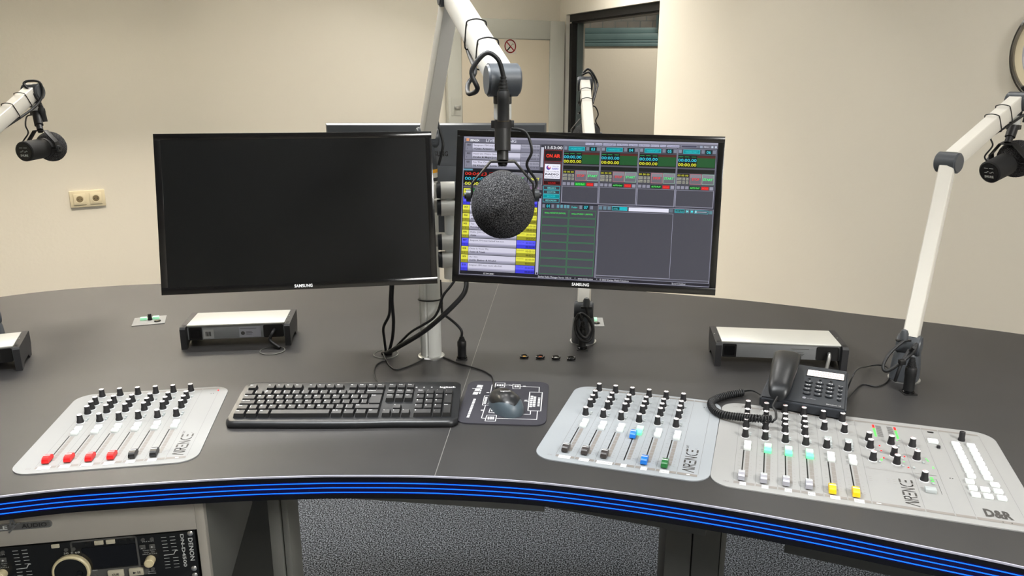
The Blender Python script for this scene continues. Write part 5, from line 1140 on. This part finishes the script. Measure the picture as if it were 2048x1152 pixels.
# ================================================================== DESK PANELS, JACKS, GROMMETS
def cough_panel(label, c, a, visible=True):
    t = thing('desk_control_panel', label, 'control panel', (c.x, c.y, DZ), a)
    mb = MB(MM); mb.box(-42, -39, 0.1, 42, 39, 2, 'plate', 0.5); mb.build('face_plate', t)
    mb = MB(MM); mb.text('D&R', -8, -32, 8, 2.2, 'print', align='C'); mb.quad(8, -30, 18, -28.5, 2.2, 'print'); mb.frame(-34, -20, 34, 30, 0.5, 2.2, 'print'); mb.build('printed_markings', t, smooth=0)
    for x in (-16, 16):
        o = inst('push_button', btn_mesh('button_pale', 17, 13, 7), t, P3(x, 13)); o['label'] = 'glowing pale green button'
    inst('knob', KBLK, t, P3(1, 6))
    mb = MB(MM @ TR(22, -16, 0)); mb.lathe([(9, 2), (9, 4.5), (6.8, 5)], 'black_gloss', 24); mb.lathe([(3, 5), (3, 5.6)], 'brass', 12); mb.build('headphone_jack', t)
    return t
pc = (at(267, 657)+at(331, 629)+at(330, 650)+at(268, 634))/4
cough_panel('small pale button panel with two glowing buttons left of the left power dock', pc, 0.33)
pc = (at(1147, 656)+at(1205, 657)+at(1205, 633)+at(1150, 632.5))/4
cough_panel('small pale button panel half hidden behind the far microphone arm', pc, -0.05)
for (x, y, m, nm) in ((1048.5, 715, 'gold', 'gold-centred'), (1080.5, 715.8, 'copper', 'copper-centred'), (1112, 717.3, 'steel', 'silver-centred'), (1142.5, 718.8, 'black_matte', 'dark-centred')):
    p = at(x, y); t = thing('jack_socket', nm+' round black jack socket in the row of four beside the monitor pole', 'socket', (p.x, p.y, DZ), -0.08)
    mb = MB(MM); mb.box(-10.5, -12.5, 0.1, 10.5, 12.5, 1.0, 'black', 0.4); mb.lathe([(10.8, 0.6), (11, 4.5), (9.6, 5.6), (7.5, 5.2), (6.5, 2.5)], 'black_gloss', 32, caps=False); mb.lathe([(6.6, 1.7), (6.4, 2.6)], 'slot', 24); mb.build('housing', t)
    mb = MB(MM); mb.lathe([(4.4, 2.6), (4.2, 3.4), (2, 3.6)], m, 20); mb.build('contact_ring', t)
gp = at(772, 709); cg2 = thing('cable_grommet', 'round dark grommet with several cables beside the foot of the monitor pole', 'grommet', (gp.x, gp.y, DZ))
mb = MB(); mb.lathe([(0.031, 0.0), (0.031, 0.0018), (0.0285, 0.0022), (0.0285, 0.0006)], 'desk_grey', 40, caps=False); mb.lathe([(0.0285, 0.0002), (0.0285, 0.0008)], 'worktop', 40); mb.build('rim', cg2)
mb = MB(); mb.box(-0.010, -0.010, 0.0008, 0.016, 0.008, 0.010, 'black', 0.002); mb.build('cable_opening', cg2)
# ================================================================== LOOSE CABLES
def loose(pts, r, label, m='rubber', k=8):
    mb = MB(); pth = smooth_path(pts, k); mb.tube(pth, r, m, 8); o = mb.build('cable', origin=pth[0], smooth=60); tag(o, label, 'cable'); return o
G = gp+Vector((0, 0, 0.008))
loose([aty(782, 560, 1.70), aty(780, 600, 1.71), aty(778, 630, 1.75), aty(767, 655, 1.79), aty(769, 680, 1.81), G+Vector((0.000, 0, 0.0))], 0.0034, 'thin black cable hanging from the left monitor, bowing out to the left above the grommet')
loose([aty(786, 560, 1.70), aty(784, 600, 1.72), aty(787, 640, 1.76), aty(785, 675, 1.80), G+Vector((0.008, 0, 0.0))], 0.0040, 'thick black cable dropping straight from the left monitor into the grommet')
loose([aty(912, 556, 1.72), aty(903, 570, 1.71), aty(886, 592, 1.70), aty(876, 622, 1.71), aty(862, 640, 1.72), aty(825, 662, 1.74), aty(807, 678, 1.77), aty(792, 694, 1.80), G+Vector((0.012, -0.002, 0.0))], 0.0030, 'thin black cable from the right monitor crossing in front of the silver pole')
loose([aty(932, 556, 1.72), aty(932, 575, 1.70), aty(922, 595, 1.69), aty(885, 632, 1.69), aty(845, 665, 1.71), aty(800, 692, 1.76), aty(778, 704, 1.80), G+Vector((0.004, -0.006, 0.0))], 0.0056, 'thick black cable sweeping from the right monitor down to the grommet')
xc = at(924, 717); 
t = thing('microphone_cable', 'black cable with an upright connector standing in the desk right of the silver pole', 'cable', (xc.x, xc.y, DZ)); bb = Vector((xc.x, xc.y, DZ))
xlr_socket(t, xc.x, xc.y, (xc.x, xc.y)); plug(t, (xc.x, xc.y, DZ+0.007), (0, 0, 1), bb, L=0.058, r=0.0105, boot=0.012)
cable('cable', t, [bb+Vector((0, 0, 0.055)), aty(923, 662, xc.y), aty(914, 650, xc.y+0.01), aty(900, 638, xc.y+0.02), aty(889, 630, xc.y+0.035), aty(884, 622, 1.835), aty(883, 600, 1.84), aty(880, 560, 1.842)], 0.0032, bb)
mb = MB(); ring = [(PX_+0.0275*math.cos(a*PI/16), PY_+0.0275*math.sin(a*PI/16), aty(862, 604, 1.785).z-0.002*math.sin(a*PI/16)) for a in range(32)]
mb.tube(ring, 0.0016, 'black', 6, closed=True); o = mb.build('cable_tie', origin=(PX_, PY_, ring[0][2])); tag(o, 'thin black tie wrapped round the silver pole', 'cable tie')
mo = ms.location; fw = Matrix.Rotation(math.radians(24), 3, 'Z') @ Vector((0, 0.058, 0.004))
loose([mo+fw+Vector((0, 0, 0.004)), at(986, 757, 0.003), at(978, 748, 0.0025), at(965, 741, 0.0025), at(940, 733, 0.0025), at(918, 727, 0.0025), at(898, 719, 0.0025), at(882, 712.5, 0.0025), at(866, 711.5, 0.0085), at(850, 716, 0.004), at(832, 726, 0.0025), at(810, 735, 0.0025), at(792, 739, 0.0025), at(780, 732, 0.0025), at(774, 722, 0.004), G+Vector((-0.003, -0.010, -0.002))], 0.0019, 'thin mouse cable curving across the desk in front of the silver pole')
loose([at(757, 766, 0.012), at(751, 756, 0.0025), at(748, 744, 0.0025), at(752, 731, 0.0025), at(762, 724, 0.0025), at(771, 720, 0.005), G+Vector((-0.006, -0.008, -0.001))], 0.0019, 'thin keyboard cable looping from the grommet to the back of the keyboard')
# ================================================================== TELEPHONE
PH = Vector((0.508, 1.499, DZ)); PA = -0.43
ph = thing('desk_telephone', 'dark grey corded desk telephone with a lit display behind the main mixer', 'telephone', PH, PA)
PW, PD, h0, h1 = 0.166, 0.152, 0.026, 0.056
def ptop(y): return h0+(h1-h0)*y/PD
bm = bmesh.new(); pv = []
for (x, y, z_) in ((0, 0.004, 0.001), (PW, 0.004, 0.001), (PW-0.004, PD, 0.001), (0.012, PD, 0.001), (0, 0, h0), (PW, 0, h0), (PW-0.004, PD, h1), (0.012, PD, h1)): pv.append(bm.verts.new((x, y, z_)))
for f_ in ((3, 2, 1, 0), (4, 5, 6, 7), (0, 1, 5, 4), (1, 2, 6, 5), (2, 3, 7, 6), (3, 0, 4, 7)): bm.faces.new([pv[i] for i in f_])
bmesh.ops.bevel(bm, geom=bm.edges[:], offset=0.0045, segments=3, affect='EDGES'); mb = MB(); mb.bm(bm, 'phone'); mb.build('body', ph, smooth=40)
sl = math.atan2(h1-h0, PD); PT = TR(0, 0, h0) @ Matrix.Rotation(sl, 4, 'X')      # top-surface coordinates
mb = MB(PT); mb.prism(rrect(0.080, 0.108, 0.156, 0.136, 0.002, 3), 0.0, 0.0009, 'phone_dark'); mb.prism(rrect(0.082, 0.1105, 0.154, 0.1335, 0.001, 2), 0.0009, 0.0012, 'lcd')
rnd = random.Random(3)
for yy in (0.1255, 0.1165):
    x = 0.092
    while x < 0.149:
        wl = rnd.uniform(0.0015, 0.004); mb.line([(x, yy+rnd.uniform(-0.001, 0.002)), (x+wl, yy+rnd.uniform(-0.001, 0.002))], 0.0014, 0.0014, 'lcd_red'); mb.line([(x+wl/2, yy-0.002), (x+wl/2, yy+0.002)], 0.0008, 0.00135, 'lcd_red'); x += wl+rnd.uniform(0.001, 0.003)
d_ = mb.build('display', ph, smooth=0); d_['label'] = 'white lit display with red characters'
lab = ['1', '2', '3', '4', '5', '6', '7', '8', '9', '*', '0', '#']
for i in range(12):
    c, r = i % 3, i//3
    mb = MB(PT @ TR(0.088+c*0.0213, 0.084-r*0.0150, 0)); mb.lathe([(0.0083, -0.001), (0.0083, 0.0012), (0.0075, 0.0013)], 'black', 24, squash=0.68); mb.lathe([(0.0072, 0.0), (0.007, 0.0030), (0.0058, 0.0036)], 'phone', 24, squash=0.66)
    mb.text(lab[i], 0.0015, -0.0022, 0.0055, 0.0039, 'legend', bold=0.02); 
    if i not in (0, 9, 10, 11): mb.quad(-0.0042, -0.0008, 0.0, 0.0006, 0.0039, 'legend')
    mb.build('keypad_key', ph)
for k in range(4):
    mb = MB(PT @ TR(0.150, 0.080-k*0.0160, 0)); mb.lathe([(0.0042, 0), (0.0042, 0.0012)], 'black', 20); mb.lathe([(0.0036, 0), (0.0034, 0.0026), (0.002, 0.003)], 'silver_plastic' if False else 'phone', 20); mb.quad(-0.0045, 0.0065, 0.0045, 0.0073, 0.0002, 'legend'); mb.build('function_button', ph)
for k in range(3):
    mb = MB(PT @ TR(0.088+k*0.0213, 0.0985, 0)); mb.lathe([(0.0026, 0), (0.0024, 0.0016)], 'black', 16, squash=0.8); mb.build('soft_key', ph)
mb = MB(PT); mb.text('GIGASET', 0.094, 0.0255, 0.005, 0.0003, 'silver_plastic', fit=0.014) if False else None
mb.lathe([(0.0042, 0.0002), (0.0042, 0.0003)], 'silver_plastic', 5, TR(0.085, 0.0225, 0)); mb.text('profoon', 0.0915, 0.0208, 0.0055, 0.0003, 'silver_plastic', fit=0.0155); mb.text('Barcelona 10', 0.128, 0.0095, 0.0048, 0.0003, 'legend', fit=0.027); mb.build('maker_lettering', ph, smooth=0)
# handset
mb = MB(PT); v = []; f = []; NU, NV = 30, 24
for i in range(NU+1):
    u = i/NU; y = -0.014+0.178*u
    wd = 0.0200+0.0078*math.sin(PI*0.5*min(1, u/0.85)); e = min(u/0.17, (1-u)/0.10, 1.0); k = math.sqrt(max(0.0, 1-(1-e)**2))
    wd *= max(0.30, 0.45+0.55*k); zb = 0.006+0.006*math.sin(PI*u); zt = 0.028+0.004*u+0.009*math.sin(PI*u)
    if u > 0.55: zt -= 0.004*((u-0.55)/0.45)**2
    zt = zb+(zt-zb)*max(0.12, k)
    for j in range(NV):
        a = 2*PI*j/NV; ca, sa = math.cos(a), math.sin(a)
        v.append((0.037+math.copysign(abs(ca)**0.75, ca)*wd, y, (zb+zt)/2+math.copysign(abs(sa)**0.8, sa)*(zt-zb)/2))
for i in range(NU):
    for j in range(NV): a = i*NV+j; b = i*NV+(j+1) % NV; f.append((a, b, b+NV, a+NV))
f += [tuple(range(NV-1, -1, -1)), tuple(range(NU*NV, (NU+1)*NV))]
hs = thing('telephone_handset', 'curved black telephone handset resting on the left side of the desk telephone', 'handset', PH, PA)
mb.add([(x, y, z_+0.001) for x, y, z_ in v], f, 'phone_dark'); mb.build('handset_body', hs, smooth=70)
mb = MB(PT); mb.lathe([(0.019, 0.0015), (0.020, 0.006), (0.018, 0.010)], 'phone_dark', 28, TR(0.037, 0.138, 0)); mb.lathe([(0.014, 0.0015), (0.015, 0.006), (0.013, 0.010)], 'phone_dark', 28, TR(0.037, 0.012, 0)); mb.build('ear_and_mouth_pieces', hs)
# curly cord
def helix(path, r, R_, turns):
    L = [0]; 
    for a, b in zip(path[:-1], path[1:]): L.append(L[-1]+(b-a).length)
    out = []; N = turns*12
    def pt(s):
        for i in range(len(path)-1):
            if s <= L[i+1] or i == len(path)-2:
                q = (s-L[i])/max(1e-9, L[i+1]-L[i]); return path[i].lerp(path[i+1], q), (path[i+1]-path[i]).normalized()
    for k in range(N+1):
        s = L[-1]*k/N; p, d = pt(s); x = d.cross(Vector((0, 0, 1))).normalized(); y = x.cross(d); a = 2*PI*k/12
        out.append(p+x*math.cos(a)*R_+y*math.sin(a)*R_)
    return out
hr = 0.0062
ax = smooth_path([at(1486, 785, 0.0085), at(1462, 789, 0.0085), at(1436, 796, 0.0085), at(1422, 806, 0.0085), at(1428, 820, 0.0095), at(1446, 829, 0.0120), at(1478, 834, 0.0165), at(1515, 837, 0.0245), at(1545, 838, 0.0245)], 10)
hx = helix(ax, 0, hr, 52)
hxs = [PH+Vector((-0.010, 0.03, 0.012)), at(1503, 782, 0.006)] 
pm = Matrix.Translation(PH) @ Matrix.Rotation(PA, 4, 'Z')
hend = (pm @ PT @ Vector((0.037, -0.0145, 0.0155)))
mb = MB(); mb.tube(smooth_path([pm @ Vector((-0.0005, 0.045, 0.012)), at(1505, 781, 0.008), hx[0]], 6)+hx[1:], 0.0020, 'rubber', 7)
mb.tube(smooth_path([hx[-1], at(1552, 836, 0.028), at(1551, 822, 0.030), at(1546, 812, 0.032), hend], 6), 0.0024, 'rubber', 7)
o = mb.build('curly_cord', origin=PH, smooth=60); tag(o, 'black coiled telephone cord lying over the top edge of the mixer panels', 'cord')
e1 = pm @ Vector((PW-0.004, PD-0.03, 0.02)); e2 = pm @ Vector((PW-0.002, PD-0.05, 0.008))
loose([e1, aty(1712, 741, e1.y+0.01), at(1735, 733, 0.010), at(1757, 730, 0.010), at(1775, 735, 0.008), at(1780, 750, 0.004), at(1772, 765, 0.0025), at(1752, 773, 0.0022), at(1722, 770, 0.0022), e2], 0.0017, 'thin black telephone line looping out to the right of the telephone')

# ================================================================== GROUPS OF LIKE THINGS
GR = {'unseen_ceiling_lamp': 'long ceiling lamps', 'computer_monitor': 'monitors on the pole', 'microphone_stand': 'boom arms round the desk', 'studio_microphone': 'studio microphones on the boom arms',
      'desktop_power_dock': 'power docks on the desk', 'jack_socket': 'row of jack sockets in the desk', 'desk_control_panel': 'small button panels let into the desk', 'cable_grommet': 'grommets in the desk', 'mixer_extension': 'mixer panels', 'cable': 'loose cables on the desk', 'power_cable': 'short dock cables'}
for o in COL.objects:
    if o.parent is None and 'label' in o:
        k = o.name.split('.')[0]
        if k in GR: o['group'] = GR[k]
